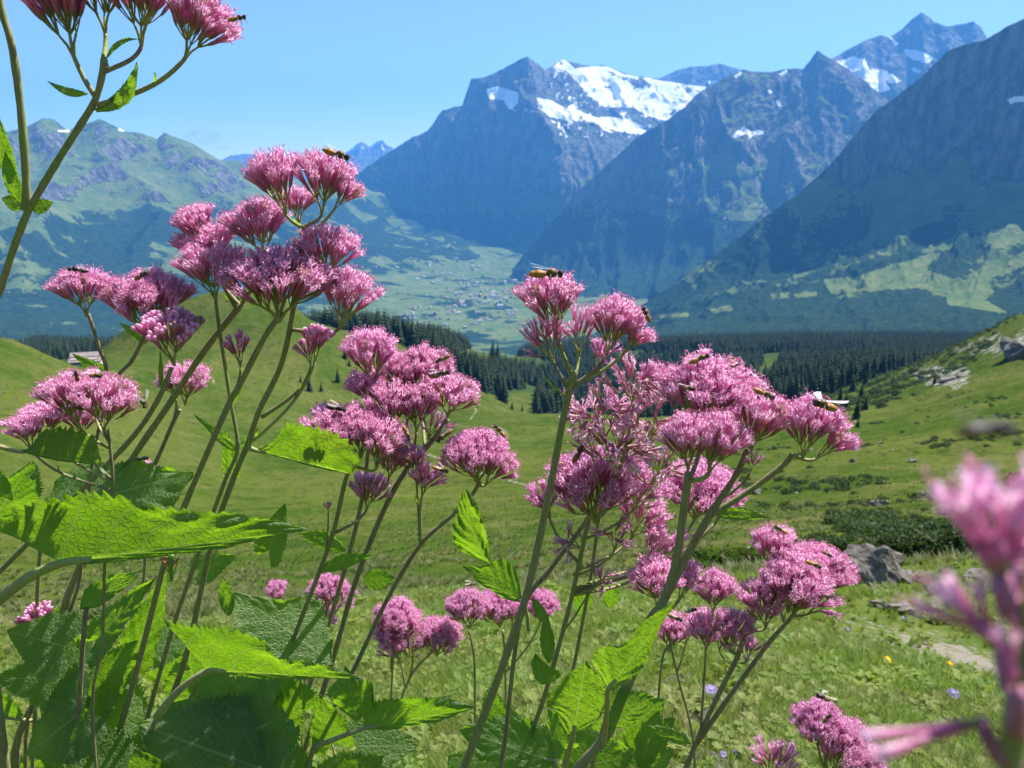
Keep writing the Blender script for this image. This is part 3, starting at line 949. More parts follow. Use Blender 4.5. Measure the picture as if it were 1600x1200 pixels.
MAT_NEEDLE = needle_mat()
MAT_BARK = simple_mat('spruce_bark', (0.10, 0.075, 0.055), 0.9, 0.1, 0.3, 3.0)


def spruce_crown(seed, tiers=11, pts=13):
    """unit-height crown: drooping whorls of branch sprays with gaps"""
    r = np.random.default_rng(seed)
    V, Fc = [], []
    for k in range(tiers):
        f = k / (tiers - 1)
        z = 0.10 + 0.86 * f
        rad = 0.175 * (1 - f) ** 0.85 + 0.012
        nb = max(5, int(pts * (1 - 0.55 * f)))
        a0 = r.uniform(0, 6.28)
        for b in range(nb):
            a = a0 + 6.283 * b / nb + r.uniform(-0.15, 0.15)
            L = rad * r.uniform(0.72, 1.18)
            w = L * r.uniform(0.30, 0.42) + 0.006
            drop = L * r.uniform(0.25, 0.55)
            ca, sa = math.cos(a), math.sin(a)
            i = len(V)
            h = 0.075 * (1 - 0.6 * f)
            V += [(0, 0, z + h * 0.5), (ca * L * .55 - sa * w, sa * L * .55 + ca * w, z - drop * .35), (ca * L, sa * L, z - drop), (ca * L * .55 + sa * w, sa * L * .55 - ca * w, z - drop * .35), (ca * L * .5, sa * L * .5, z + h * 0.35 - drop * 0.1), (ca * L * .35, sa * L * .35, z - drop * .9 - h * 0.4)]
            Fc += [(i, i + 1, i + 4), (i + 1, i + 2, i + 4), (i + 2, i + 3, i + 4), (i + 3, i, i + 4), (i, i + 5, i + 1), (i + 5, i + 2, i + 1), (i + 5, i + 3, i + 2), (i, i + 3, i + 5)]
    i = len(V)
    V += [(0.008, 0, 0.93), (-0.004, 0.007, 0.93), (-0.004, -0.007, 0.93), (0, 0, 1.0)]
    Fc += [(i, i + 1, i + 3), (i + 1, i + 2, i + 3), (i + 2, i, i + 3)]
    me = np_mesh('spruce_crown', np.array(V), np.array(Fc), False)
    me.materials.append(MAT_NEEDLE)
    return me


def tube(path, radii, sides=6, cap=True):
    """list of points + radii -> verts, quads, tris"""
    P = [Vector(p) for p in path]
    V, Q, T = [], [], []
    up = None
    for i, p in enumerate(P):
        d = (P[min(i + 1, len(P) - 1)] - P[max(i - 1, 0)])
        d = d.normalized() if d.length > 1e-12 else Vector((0, 0, 1))
        if up is None:
            a = Vector((1, 0, 0)) if abs(d.x) < 0.8 else Vector((0, 1, 0))
            up = d.cross(a).normalized()
        else:
            up = (up - d * up.dot(d)).normalized()
        s = d.cross(up)
        for k in range(sides):
            t = 2 * math.pi * k / sides
            V.append(p + (up * math.cos(t) + s * math.sin(t)) * radii[i])
        if i:
            for k in range(sides):
                a, b = (i - 1) * sides + k, (i - 1) * sides + (k + 1) % sides
                Q.append((a, b, b + sides, a + sides))
    if cap:
        n = len(V)
        V += [P[0], P[-1]]
        for k in range(sides):
            T.append((n, (k + 1) % sides, k))
            T.append((n + 1, (len(P) - 1) * sides + k, (len(P) - 1) * sides + (k + 1) % sides))
    return V, Q, T


def join_parts(parts):
    V, Q, T, C = [], [], [], []
    for p in parts:
        o = len(V)
        V += [tuple(v) for v in p[0]]
        Q += [tuple(i + o for i in f) for f in p[1]]
        T += [tuple(i + o for i in f) for f in p[2]]
    return V, Q, T


def mesh_vqt(name, V, Q, T, smooth_shade=True, **kw):
    fs = []
    if Q:
        fs.append(np.array(Q))
    if T:
        fs.append(np.array(T))
    return np_mesh(name, np.array([tuple(v) for v in V]), fs, smooth_shade, **kw)


tv, tq, tt = tube([(0, 0, -0.03), (0, 0, 0.3), (0, 0, 0.95)], [0.016, 0.012, 0.002], 6)
TRUNK = mesh_vqt('spruce_trunk', tv, tq, tt)
TRUNK.materials.append(MAT_BARK)
CROWNS = [spruce_crown(s, 11, 13) for s in (1, 2, 3)]
FOREST_KINDS = []
for s in (4, 5, 6):
    m_ = spruce_crown(s, 8, 9)
    FOREST_KINDS.append(m_)

# candidate stems on the shoulder
N = 120000
Dq = np.sqrt(rng.uniform(560 ** 2, 2450 ** 2, N))
Aq = rng.uniform(-0.62, 0.66, N)
Xq, Yq = Dq * np.sin(Aq), Dq * np.cos(Aq)
Zq = ground_z(Xq, Yq)
pq, yq = project(np.stack([Xq, Yq, Zq], -1))
edge = 700 + 70 * fbm(Xq / 60, Yq / 60, 3, 401) - 90 * smooth(690, 760, pq) - 60 * smooth(950, 1050, pq) + 260 * smooth(1320, 1480, pq) + 200 * (1 - smooth(250, 480, pq))
keep = (Dq > edge) & (fbm(Xq / 140, Yq / 140, 4, 405) > -0.13)
CLEAR = [[(700, 560), (722, 548), (762, 540), (800, 552), (835, 566), (860, 572), (820, 578), (760, 574), (715, 570)], [(790, 612), (832, 606), (838, 655), (786, 655)], [(1197, 556), (1218, 556), (1214, 592), (1180, 608), (1172, 600)], [(-50, 520), (75, 520), (45, 541), (-50, 541)], [(70, 503), (150, 500), (140, 516), (80, 518)]]
for pl in CLEAR:
    keep &= ~inpoly(pq, yq, pl)
keep &= rng.uniform(0, 1, N) < np.where(Dq < 1000, 1.0, 0.72)
Tp = np.stack([Xq, Yq, Zq - 0.3], -1)[keep]
Th = (8 + 17 * rng.uniform(0, 1, len(Tp)) ** 0.7) * (0.8 + 0.3 * (fbm(Tp[:, 0] / 200, Tp[:, 1] / 200, 3, 407) + 0.5))
# spruces that stand alone on the meadow, photo trace (x, y of foot, height px)
LONE = [(484, 612, 26), (502, 612, 14), (528, 598, 20), (539, 562, 18), (546, 572, 12), (470, 598, 10), (725, 566, 14), (770, 560, 26), (778, 562, 22), (800, 640, 12), (816, 642, 10), (360, 470, 12), (372, 474, 14), (1332, 612, 20), (1345, 622, 18), (1320, 640, 26), (1338, 655, 30), (1312, 628, 22), (1300, 615, 22), (1352, 600, 16), (1365, 592, 14), (1380, 584, 14), (1395, 600, 12), (1410, 575, 12), (1430, 566, 12), (1450, 558, 10), (1460, 600, 12), (1340, 668, 14), (1420, 545, 12), (1440, 538, 11), (1470, 528, 10), (1352, 640, 18)]
lp, lh = [], []
for x, y, h in LONE:
    p = ground_hit(x, y, 120)
    d = math.hypot(p.x, p.y)
    lp.append((p.x, p.y, p.z - 0.2))
    lh.append(max(2.5, 1.35 * h * d / F_PX))
# the 268 that show largest stand as single trees, the rest is the forest
vis = Th / np.hypot(Tp[:, 0], Tp[:, 1])
vis = vis * ((project(Tp)[0] > -20) & (project(Tp)[0] < 1620))
hid = (project(Tp)[1] > 657)
vis = np.where(hid, 0, vis)
order = np.argsort(-vis)
near, rest = order[:262], order[262:]


def spruce(i, p, h, label, group):
    e = empty('spruce_tree', tuple(float(q) for q in p))
    e.rotation_euler.z = random.uniform(0, 6.28)
    w = random.uniform(0.95, 1.25)
    e.scale = (h * w, h * w, h)
    link('trunk', TRUNK, e)
    link('crown', CROWNS[i % 3], e)
    tag(e, label, 'spruce', group)
    return e


for i, (p, h) in enumerate(zip(lp, lh)):
    if LONE[i][0] < 600:
        spruce(i, p, h, 'small dark spruce standing alone on the open knoll slope', 'lone spruces on the knoll')
    elif LONE[i][0] < 900:
        spruce(i, p, h, 'dark spruce standing apart in a sunlit clearing of the forest', 'spruces in the clearing')
    else:
        spruce(i, p, h, 'spruce standing apart on the shrubby slope beside the forest', 'spruces on the shrubby slope')
for i, k in enumerate(near):
    spruce(i, Tp[k], Th[k], 'tall dark spruce along the front edge of the forest', 'spruces along the forest edge')
fo = scatter('forest', Tp[rest], rng.uniform(0, 6.28, len(rest)), np.stack([Th[rest] * 1.15, Th[rest] * 1.15, Th[rest]], -1), FOREST_KINDS)
tag(fo, 'dense dark spruce forest covering the shoulder above the valley', kind='stuff')


# low alder and alpenrose scrub
def bush_mesh(seed, n=170):
    r = np.random.default_rng(seed)
    V, Fc = [], []
    for k in range(n):
        d = r.normal(size=3)
        d /= np.linalg.norm(d)
        d[2] = abs(d[2]) * 0.9
        p = d * np.array([0.5, 0.5, 0.42]) * r.uniform(0.55, 1.08)
        q = r.normal(size=3)
        q /= np.linalg.norm(q)
        u = np.cross(d, q)
        u /= np.linalg.norm(u) + 1e-9
        w = np.cross(u, d) * 0.6 + d * 0.5
        s = r.uniform(0.06, 0.13)
        i = len(V)
        V += [p - u * s * .6, p + w * s, p + u * s * .6, p - w * s]
        Fc.append((i, i + 1, i + 2, i + 3))
    me = np_mesh('bush', np.array(V), np.array(Fc), False)
    t = NT('scrub_leaves')
    oi = t.n('ObjectInfo').outputs['Random']
    c = t.mix(oi, (0.022, 0.045, 0.012), (0.060, 0.092, 0.024))
    me.materials.append(t.done(t.mixs(0.22, t.bsdf(c, 0.7, 0.2), t.translucent((0.09, 0.16, 0.02)))))
    return me


BUSH = [bush_mesh(s) for s in (11, 12)]
N = 34000
Dq = np.exp(rng.uniform(math.log(26), math.log(760), N))
Aq = rng.uniform(-0.05, 0.66, N)
Xq, Yq = Dq * np.sin(Aq), Dq * np.cos(Aq)
Zq = ground_z(Xq, Yq)
pq, yq = project(np.stack([Xq, Yq, Zq], -1))
bank = 0.75 * np.exp(-((Dq - 38 - 5 * fbm(Xq / 9, Yq / 9, 3, 429)) / 3.6) ** 2) * smooth(1205, 1260, pq) * (0.5 + 0.9 * fbm(Xq / 4, Yq / 4, 3, 421))
up = softpoly(pq, yq, [(1200, 600), (1330, 560), (1450, 525), (1590, 495), (1530, 560), (1420, 610), (1340, 665), (1220, 665)], 16) * (Dq > 330) * (0.42 + 0.8 * fbm(Xq / 30, Yq / 30, 4, 425))
spot = smooth(0.08, 0.36, fbm(Xq / 24, Yq / 24, 4, 71)) * (Dq > 70) * (Dq < 330) * smooth(0.10, 0.3, Aq) * 0.26
thick = softpoly(pq, yq, [(1300, 812), (1360, 806), (1430, 815), (1480, 800), (1600, 785), (1620, 850), (1560, 868), (1480, 885), (1400, 868), (1330, 850)], 14) * (Dq < 75) * np.clip(0.35 + 1.3 * fbm(Xq / 3.5, Yq / 3.5, 3, 433), 0, 1)
w = np.maximum(np.maximum(np.maximum(bank * 1.3, up), spot), thick)
keep = rng.uniform(0, 1, N) < w
Bp = np.stack([Xq, Yq, Zq - 0.03], -1)[keep]
bs = np.where(Dq[keep] < 75, np.where(thick[keep] > bank[keep] * 1.3, rng.uniform(0.45, 1.35, keep.sum()), rng.uniform(0.25, 0.9, keep.sum())), np.where(Dq[keep] < 330, rng.uniform(0.6, 1.8, keep.sum()), rng.uniform(1.8, 5.0, keep.sum())))
ob = scatter('shrubbery', Bp, rng.uniform(0, 6.28, len(Bp)), bs, BUSH)
tag(ob, 'low dark green scrub along the gully and up the stony slope', kind='stuff')

# ------------------------------------------------------------------ buildings
MAT_PLASTER = simple_mat('pale_plaster', (0.78, 0.74, 0.68), 0.85, 0.2, 0.1, 0.3)
MAT_TIMBER = simple_mat('weathered_timber', (0.13, 0.085, 0.055), 0.85, 0.2, 0.3, 2.0)
MAT_ROOFR = simple_mat('brown_roof_tiles', (0.40, 0.27, 0.21), 0.8, 0.2, 0.2, 1.0)
MAT_ROOFG = simple_mat('grey_roof_slates', (0.42, 0.38, 0.36), 0.75, 0.3, 0.2, 1.0)


def box_vq(x0, x1, y0, y1, z0, z1):
    V = [(x0, y0, z0), (x1, y0, z0), (x1, y1, z0), (x0, y1, z0), (x0, y0, z1), (x1, y0, z1), (x1, y1, z1), (x0, y1, z1)]
    Q = [(0, 3, 2, 1), (4, 5, 6, 7), (0, 1, 5, 4), (1, 2, 6, 5), (2, 3, 7, 6), (3, 0, 4, 7)]
    return V, Q, []


def chalet_mesh(wall, roof, L=1.0, Wd=0.8, H=0.55):
    V, Q, T = box_vq(-L / 2, L / 2, -Wd / 2, Wd / 2, -0.2, H)
    n = len(V)
    V = list(V) + [(-L / 2, 0, H + .3), (L / 2, 0, H + .3)]
    T = [(4, 7, n), (5, n + 1, 6)]
    m = len(V)
    e, k = 0.10, 0.05
    V += [(-L / 2 - e, -Wd / 2 - e, H - .05), (L / 2 + e, -Wd / 2 - e, H - .05), (L / 2 + e, 0, H + .34), (-L / 2 - e, 0, H + .34), (L / 2 + e, Wd / 2 + e, H - .05), (-L / 2 - e, Wd / 2 + e, H - .05)]
    V += [(x, y, z + k) for x, y, z in V[m:m + 6]]
    rq = [(m, m + 3, m + 2, m + 1), (m + 3, m + 5, m + 4, m + 2), (m + 6, m + 7, m + 8, m + 9), (m + 9, m + 8, m + 10, m + 11), (m, m + 1, m + 7, m + 6), (m + 5, m + 11, m + 10, m + 4), (m + 1, m + 2, m + 8, m + 7), (m + 2, m + 4, m + 10, m + 8), (m, m + 6, m + 9, m + 3), (m + 3, m + 9, m + 11, m + 5)]
    me = mesh_vqt('chalet', V, Q + rq, T, False)
    me.materials.append(wall)
    me.materials.append(roof)
    for f in me.polygons:
        if len(f.vertices) == 4 and min(f.vertices) >= m:
            f.material_index = 1
    return me


CH = [chalet_mesh(MAT_PLASTER, MAT_ROOFR), chalet_mesh(MAT_TIMBER, MAT_ROOFG), chalet_mesh(MAT_PLASTER, MAT_ROOFG, 1.5, 0.8, 0.7), chalet_mesh(MAT_TIMBER, MAT_ROOFR, 1.0, 0.9, 0.6)]


def far_hit(px, py):
    x, y, z = ray(px, py)
    k = 1 / np.sqrt(x * x + y * y)
    D = np.linspace(4200, 10500, 1400)
    gz = valley_z(x * k * D, y * k * D)
    b = (z * k * D) <= gz
    if not b.any():
        return None
    i = int(np.argmax(b))
    return float(x * k * D[i]), float(y * k * D[i]), float(gz[i])


spots = []
for cx, cy, sx, sy, n, lab in ((770, 462, 38, 12, 90, 0), (715, 452, 45, 22, 55, 0), (660, 490, 45, 14, 34, 0), (790, 500, 40, 12, 22, 0), (640, 420, 60, 25, 20, 0), (740, 415, 40, 14, 16, 0), (660, 350, 50, 18, 8, 0)):
    for _ in range(n):
        spots.append((random.gauss(cx, sx), random.gauss(cy, sy)))
for x, y in spots:
    h = far_hit(x, min(y, 516))
    if h is None:
        continue
    s = random.uniform(13, 22) * (1.5 if random.random() < 0.12 else 1)
    o = link('chalet', random.choice((CH[0], CH[0], CH[2], CH[2], CH[1], CH[3])))
    o.location = (h[0], h[1], h[2] + 0.15 * s)
    o.scale = (s, s, s)
    o.rotation_euler.z = random.uniform(-0.5, 0.5) + random.choice((0, 1.57))
    tag(o, 'tiny pale-walled chalet of the far valley village', 'chalet', 'chalets of the valley village')

# barn below the knoll
bp = ground_hit(136, 571, 300)
_bd = math.hypot(bp.x, bp.y)
barn = empty('barn', (bp.x, bp.y, bp.z + 0.2))
barn.rotation_euler.z = math.radians(16)
tag(barn, 'long timber alp barn with two-step grey roof below the green knoll', 'barn')
bL, bW, bH = 12.5, 8.0, 3.4


def part(name, parent, vqt, mat, smooth_shade=False):
    o = link(name, mesh_vqt(name, *vqt, smooth_shade), parent, None)
    o.data.materials.append(mat)
    return o


part('stone_base', barn, box_vq(-bL / 2, bL / 2, -bW / 2, bW / 2, -3.0, 1.3), MAT_PLASTER)
V, Q, T = box_vq(-bL / 2 + .05, bL / 2 - .05, -bW / 2 + .05, bW / 2 - .05, 1.3, bH)
V = list(V) + [(-bL / 2 + .05, 0.8, bH + 2.6), (bL / 2 - .05, 0.8, bH + 2.6)]
part('timber_wall', barn, (V, Q, [(4, 7, 8), (5, 9, 6)]), MAT_TIMBER)


def slab(a, b, c, d, th):
    V = [Vector(a), Vector(b), Vector(c), Vector(d)]
    V += [v + Vector((0, 0, th)) for v in V]
    return V, [(0, 3, 2, 1), (4, 5, 6, 7), (0, 1, 5, 4), (1, 2, 6, 5), (2, 3, 7, 6), (3, 0, 4, 7)], []


MAT_BROOF = simple_mat('barn_roof_shingle', (0.30, 0.25, 0.235), 0.7, 0.3, 0.12, 0.8)
part('roof', barn, slab((-bL / 2 - .6, -1.4, bH + .95), (bL / 2 + .6, -1.4, bH + .95), (bL / 2 + .6, 0.8, bH + 2.65), (-bL / 2 - .6, 0.8, bH + 2.65), .18), MAT_BROOF)
part('roof', barn, slab((-bL / 2 - .6, 0.8, bH + 2.6), (bL / 2 + .6, 0.8, bH + 2.6), (bL / 2 + .6, bW / 2 + .6, bH - .3), (-bL / 2 - .6, bW / 2 + .6, bH - .3), .18), MAT_BROOF)
part('lower_roof', barn, slab((-bL / 2 - .7, -bW / 2 - 1.0, bH - .9), (bL / 2 + .7, -bW / 2 - 1.0, bH - .9), (bL / 2 + .7, -1.1, bH + .75), (-bL / 2 - .7, -1.1, bH + .75), .16), MAT_BROOF)
for k in range(4):
    x = -4.2 + 2.8 * k
    part('window', barn, box_vq(x - .45, x + .45, -bW / 2 - .04, -bW / 2 + .1, .25, 1.05), simple_mat('dark_pane', (0.03, 0.03, 0.035), 0.3))
part('door', barn, box_vq(bL / 2 - .1, bL / 2 + .04, -1.0, 1.0, -0.8, 1.9), MAT_TIMBER)

# ------------------------------------------------------------------ flowering plants: materials
def floret_mat(name, wilt=0.0):
    t = NT(name)
    g, r, st = t.sep(t.attr('tint'))
    ramp = t.n('ValToRGB')
    t.s(ramp.inputs[0], g)
    el = ramp.color_ramp.elements
    cs = [(0.0, (0.24, 0.30, 0.08)), (0.16, (0.36, 0.30, 0.16)), (0.30, (0.66, 0.19, 0.42)), (0.60, (0.88, 0.41, 0.66)), (1.0, (0.97, 0.72, 0.89))]
    if wilt:
        cs = [(0.0, (0.30, 0.24, 0.10)), (0.25, (0.45, 0.20, 0.22)), (0.5, (0.66, 0.34, 0.42)), (0.75, (0.86, 0.58, 0.68)), (1.0, (0.94, 0.82, 0.84))]
    el[0].position, el[0].color = cs[0][0], (*cs[0][1], 1)
    el[1].position, el[1].color = cs[-1][0], (*cs[-1][1], 1)
    for p, c in cs[1:-1]:
        e = el.new(p)
        e.color = (*c, 1)
    c = t.mix(t.math('MULTIPLY', r, 0.30), ramp.outputs[0], (0.72, 0.24, 0.54))
    c = t.mix(t.rng(r, 0.945, 0.955, 0, 0.8), c, (0.46, 0.30, 0.20))
    c = t.mix(st, c, (0.86, 0.36, 0.60))
    oi = t.n('ObjectInfo').outputs['Random']
    c = t.mix(t.rng(oi, 0, 1, 0.0, 0.22, False), c, (0.84, 0.42, 0.76))
    return t.done(t.mixs(0.48, t.bsdf(c, 0.42, 0.5), t.translucent(c)))


def stem_mat(name, a, b, c3):
    t = NT(name)
    o = t.obj()
    n1 = t.noise(o, 25.0, 3)
    n2 = t.noise(t.scale(o, (1, 1, 0.06)), 900.0, 3, 0.7)
    n3 = t.noise(o, 1800.0, 2, 0.8)
    c = t.mix(t.rng(n1, 0.35, 0.65), a, b)
    c = t.mix(t.rng(n2, 0.45, 0.65, 0, 0.7), c, c3)
    c = t.mix(t.rng(n3, 0.60, 0.72, 0, 0.5), c, (0.42, 0.42, 0.34))
    h = t.math('ADD', n2, t.math('MULTIPLY', n3, 0.5))
    return t.done(t.bsdf(c, 0.75, 0.25, t.bump(h, 0.7, 0.0008)))


def leaf_mat():
    t = NT('leaf_blade')
    u, v, _ = t.sep(t.uv())
    av = t.math('ABSOLUTE', t.math('SUBTRACT', v, 0.5))
    ob = t.obj()
    warp = t.math('MULTIPLY', t.math('SUBTRACT', t.noise(ob, 60.0, 2), 0.5), 0.06)
    mid = t.rng(av, 0.006, 0.022, 1, 0)
    s = t.math('ADD', t.math('SUBTRACT', u, t.math('MULTIPLY', av, 0.62)), warp)
    fr = t.math('ABSOLUTE', t.math('SUBTRACT', t.math('FRACT', t.math('MULTIPLY', s, 6.5)), 0.5))
    side = t.rng(fr, 0.44, 0.488, 0, 1)
    nv_ = t.n('TexNoise')
    t.s(nv_.inputs['Vector'], ob)
    nv_.inputs['Scale'].default_value = 130.0
    wv = t.n('VectorMath', operation='MULTIPLY_ADD')
    t.s(wv.inputs[0], nv_.outputs['Color'])
    wv.inputs[1].default_value = (0.006, 0.006, 0.006)
    t.s(wv.inputs[2], ob)
    ob2 = wv.outputs[0]
    cell = t.vor(ob2, 250.0, 'DISTANCE_TO_EDGE')
    net = t.rng(cell, 0.0, 0.20, 1, 0)
    cell2 = t.vor(ob2, 520.0, 'DISTANCE_TO_EDGE')
    net2 = t.rng(cell2, 0.02, 0.12, 1, 0)
    vein = t.math('MAXIMUM', mid, t.math('MAXIMUM', t.math('MULTIPLY', side, 0.9), t.math('MULTIPLY', net, 0.55)), clamp=True)
    oi = t.n('ObjectInfo').outputs['Random']
    nz = t.noise(ob, 45.0, 4, 0.6)
    c = t.mix(t.rng(nz, 0.3, 0.7), (0.055, 0.125, 0.030), (0.105, 0.180, 0.050))
    c = t.mix(t.math('MULTIPLY', oi, 0.4), c, (0.12, 0.17, 0.055))
    c = t.mix(t.math('MULTIPLY', vein, 0.85), c, (0.27, 0.35, 0.16))
    tc = t.mix(t.rng(nz, 0.3, 0.7), (0.25, 0.52, 0.009), (0.37, 0.64, 0.018))
    tc = t.mix(t.math('MULTIPLY', t.math('MAXIMUM', t.math('MULTIPLY', net, .55), side), 0.60), tc, (0.10, 0.25, 0.006))
    tc = t.mix(t.math('MULTIPLY', net2, 0.16), tc, (0.12, 0.28, 0.006))
    brown = t.rng(t.noise(ob, 16.0, 5, 0.7), 0.70, 0.76, 0, 0.75)
    tc = t.mix(brown, tc, (0.22, 0.14, 0.03))
    c = t.mix(brown, c, (0.16, 0.10, 0.05))
    tc = t.mix(t.math('MULTIPLY', t.math('MAXIMUM', mid, t.math('MULTIPLY', side, 0.55)), 0.7), tc, (0.50, 0.66, 0.08))
    h = t.math('ADD', t.math('MULTIPLY', t.math('SUBTRACT', 1.0, t.math('MAXIMUM', t.math('MAXIMUM', mid, side), net)), 1.0), t.math('MULTIPLY', net2, -0.25))
    nr = t.bump(h, 0.5, 0.0012)
    edge = t.rng(av, 0.488, 0.498, 0, 1)
    c = t.mix(t.math('MULTIPLY', edge, 0.5), c, (0.30, 0.20, 0.10))
    return t.done(t.mixs(0.50, t.bsdf(c, 0.48, 0.45, nr), t.translucent(tc, t.bump(h, 0.25, 0.0010))))


MAT_FLORET = floret_mat('pink_florets')
MAT_WILT = floret_mat('faded_florets', 1.0)
MAT_STEM = stem_mat('plant_stem', (0.28, 0.35, 0.11), (0.33, 0.31, 0.15), (0.19, 0.17, 0.09))
MAT_STEMP = stem_mat('purple_stem', (0.28, 0.22, 0.15), (0.33, 0.32, 0.16), (0.17, 0.11, 0.09))
MAT_STALK = stem_mat('flower_stalk', (0.38, 0.46, 0.14), (0.40, 0.35, 0.19), (0.26, 0.26, 0.11))
MAT_LEAF = leaf_mat()


# ------------------------------------------------------------------ one small flower head (capitulum), millimetres, along +z
def capitulum(seed, kind):
    r = np.random.default_rng(seed)
    V, Fq, Ft, G = [], [], [], []

    def tub(path, rad, gs, sides, st=0.0, cap=True):
        base = len(V)
        v, q, tt = tube(path, rad, sides, False)
        V.extend(v)
        for i in range(len(path)):
            G.extend([(gs[i], st)] * sides)
        Fq.extend([tuple(k + base for k in f) for f in q])
        if cap:
            n = len(V)
            V.append(Vector(path[-1]))
            G.append((gs[-1], st))
            o = base + (len(path) - 1) * sides
            for k in range(sides):
                Ft.append((n, o + k, o + (k + 1) % sides))
    tub([(0, 0, 0), (0, 0, 2.6), (0, 0, 6.8)], [0.6, 1.15, 1.2], [0.0, 0.20, 0.44], 6)
    n = 4 if kind != 'loose' else 3
    a0 = r.uniform(0, 6.28)
    for k in range(n):
        a = a0 + 6.283 * k / n + r.uniform(-.3, .3)
        tl = r.uniform(0.10, 0.24) * (1.5 if kind == 'loose' else 1)
        d = Vector((math.cos(a) * tl, math.sin(a) * tl, 1)).normalized()
        b = Vector((math.cos(a) * .5, math.sin(a) * .5, 5.4))
        L = r.uniform(8.0, 9.8)
        if kind == 'bud':
            tub([b, b + d * L * .5, b + d * L * .80, b + d * L * .97, b + d * L * 1.03], [0.6, 0.85, 1.22, 1.15, 0.55], [0.3, 0.46, 0.66, 0.82, 0.9], 6)
            continue
        tub([b, b + d * L * .45, b + d * L * .78, b + d * L], [0.50, 0.60, 0.80, 0.98], [0.3, 0.52, 0.74, 0.92], 5, cap=False)
        tip = b + d * L
        u = d.orthogonal().normalized()
        w = d.cross(u)
        for j in range(5):
            t = 6.283 * j / 5 + r.uniform(-.2, .2)
            o = u * math.cos(t) + w * math.sin(t)
            s = d.cross(o)
            i = len(V)
            lw, ll = 0.46, r.uniform(0.7, 1.25)
            V.extend([tip + o * .92 - s * lw, tip + o * .92 + s * lw, tip + o * (.92 + ll * .5) + d * 1.0 + s * lw * .75, tip + o * (.92 + ll * .5) + d * 1.0 - s * lw * .75, tip + o * (.92 + ll) + d * r.uniform(.4, 1.5)])
            G.extend([(0.9, 0)] * 2 + [(1.0, 0)] * 3)
            Fq.append((i, i + 1, i + 2, i + 3))
            Ft.append((i + 3, i + 2, i + 4))
        for sg in (-1, 1):
            t = r.uniform(0, 6.28)
            o = (u * math.cos(t) + w * math.sin(t))
            h = r.uniform(2.4, 4.4)
            p0, p1, p2, p3 = tip - d * 1.0, tip + d * h * .5 + o * .35, tip + d * h * .9 + o * 1.1, tip + d * (h * .8) + o * 2.1
            tub([p0, p1, p2, p3], [0.20, 0.19, 0.17, 0.12], [0.9, 1, 1, 1], 3, 1.0, False)
    return (np.array([tuple(v) for v in V]), np.array(Fq), np.array(Ft), np.array(G))


CAPS = {k: [capitulum(s + i * 7, k) for s in range(5)] for i, k in enumerate(('open', 'bud', 'loose'))}


def frames(D):
    """rotation matrices taking +z to directions D (n,3)"""
    D = D / np.linalg.norm(D, axis=1, keepdims=True)
    a = np.where(np.abs(D[:, :1]) < 0.8, np.array([[1.0, 0, 0]]), np.array([[0, 1.0, 0]]))
    x = np.cross(a, D)
    x /= np.linalg.norm(x, axis=1, keepdims=True)
    y = np.cross(D, x)
    return np.stack([x, y, D], -1)


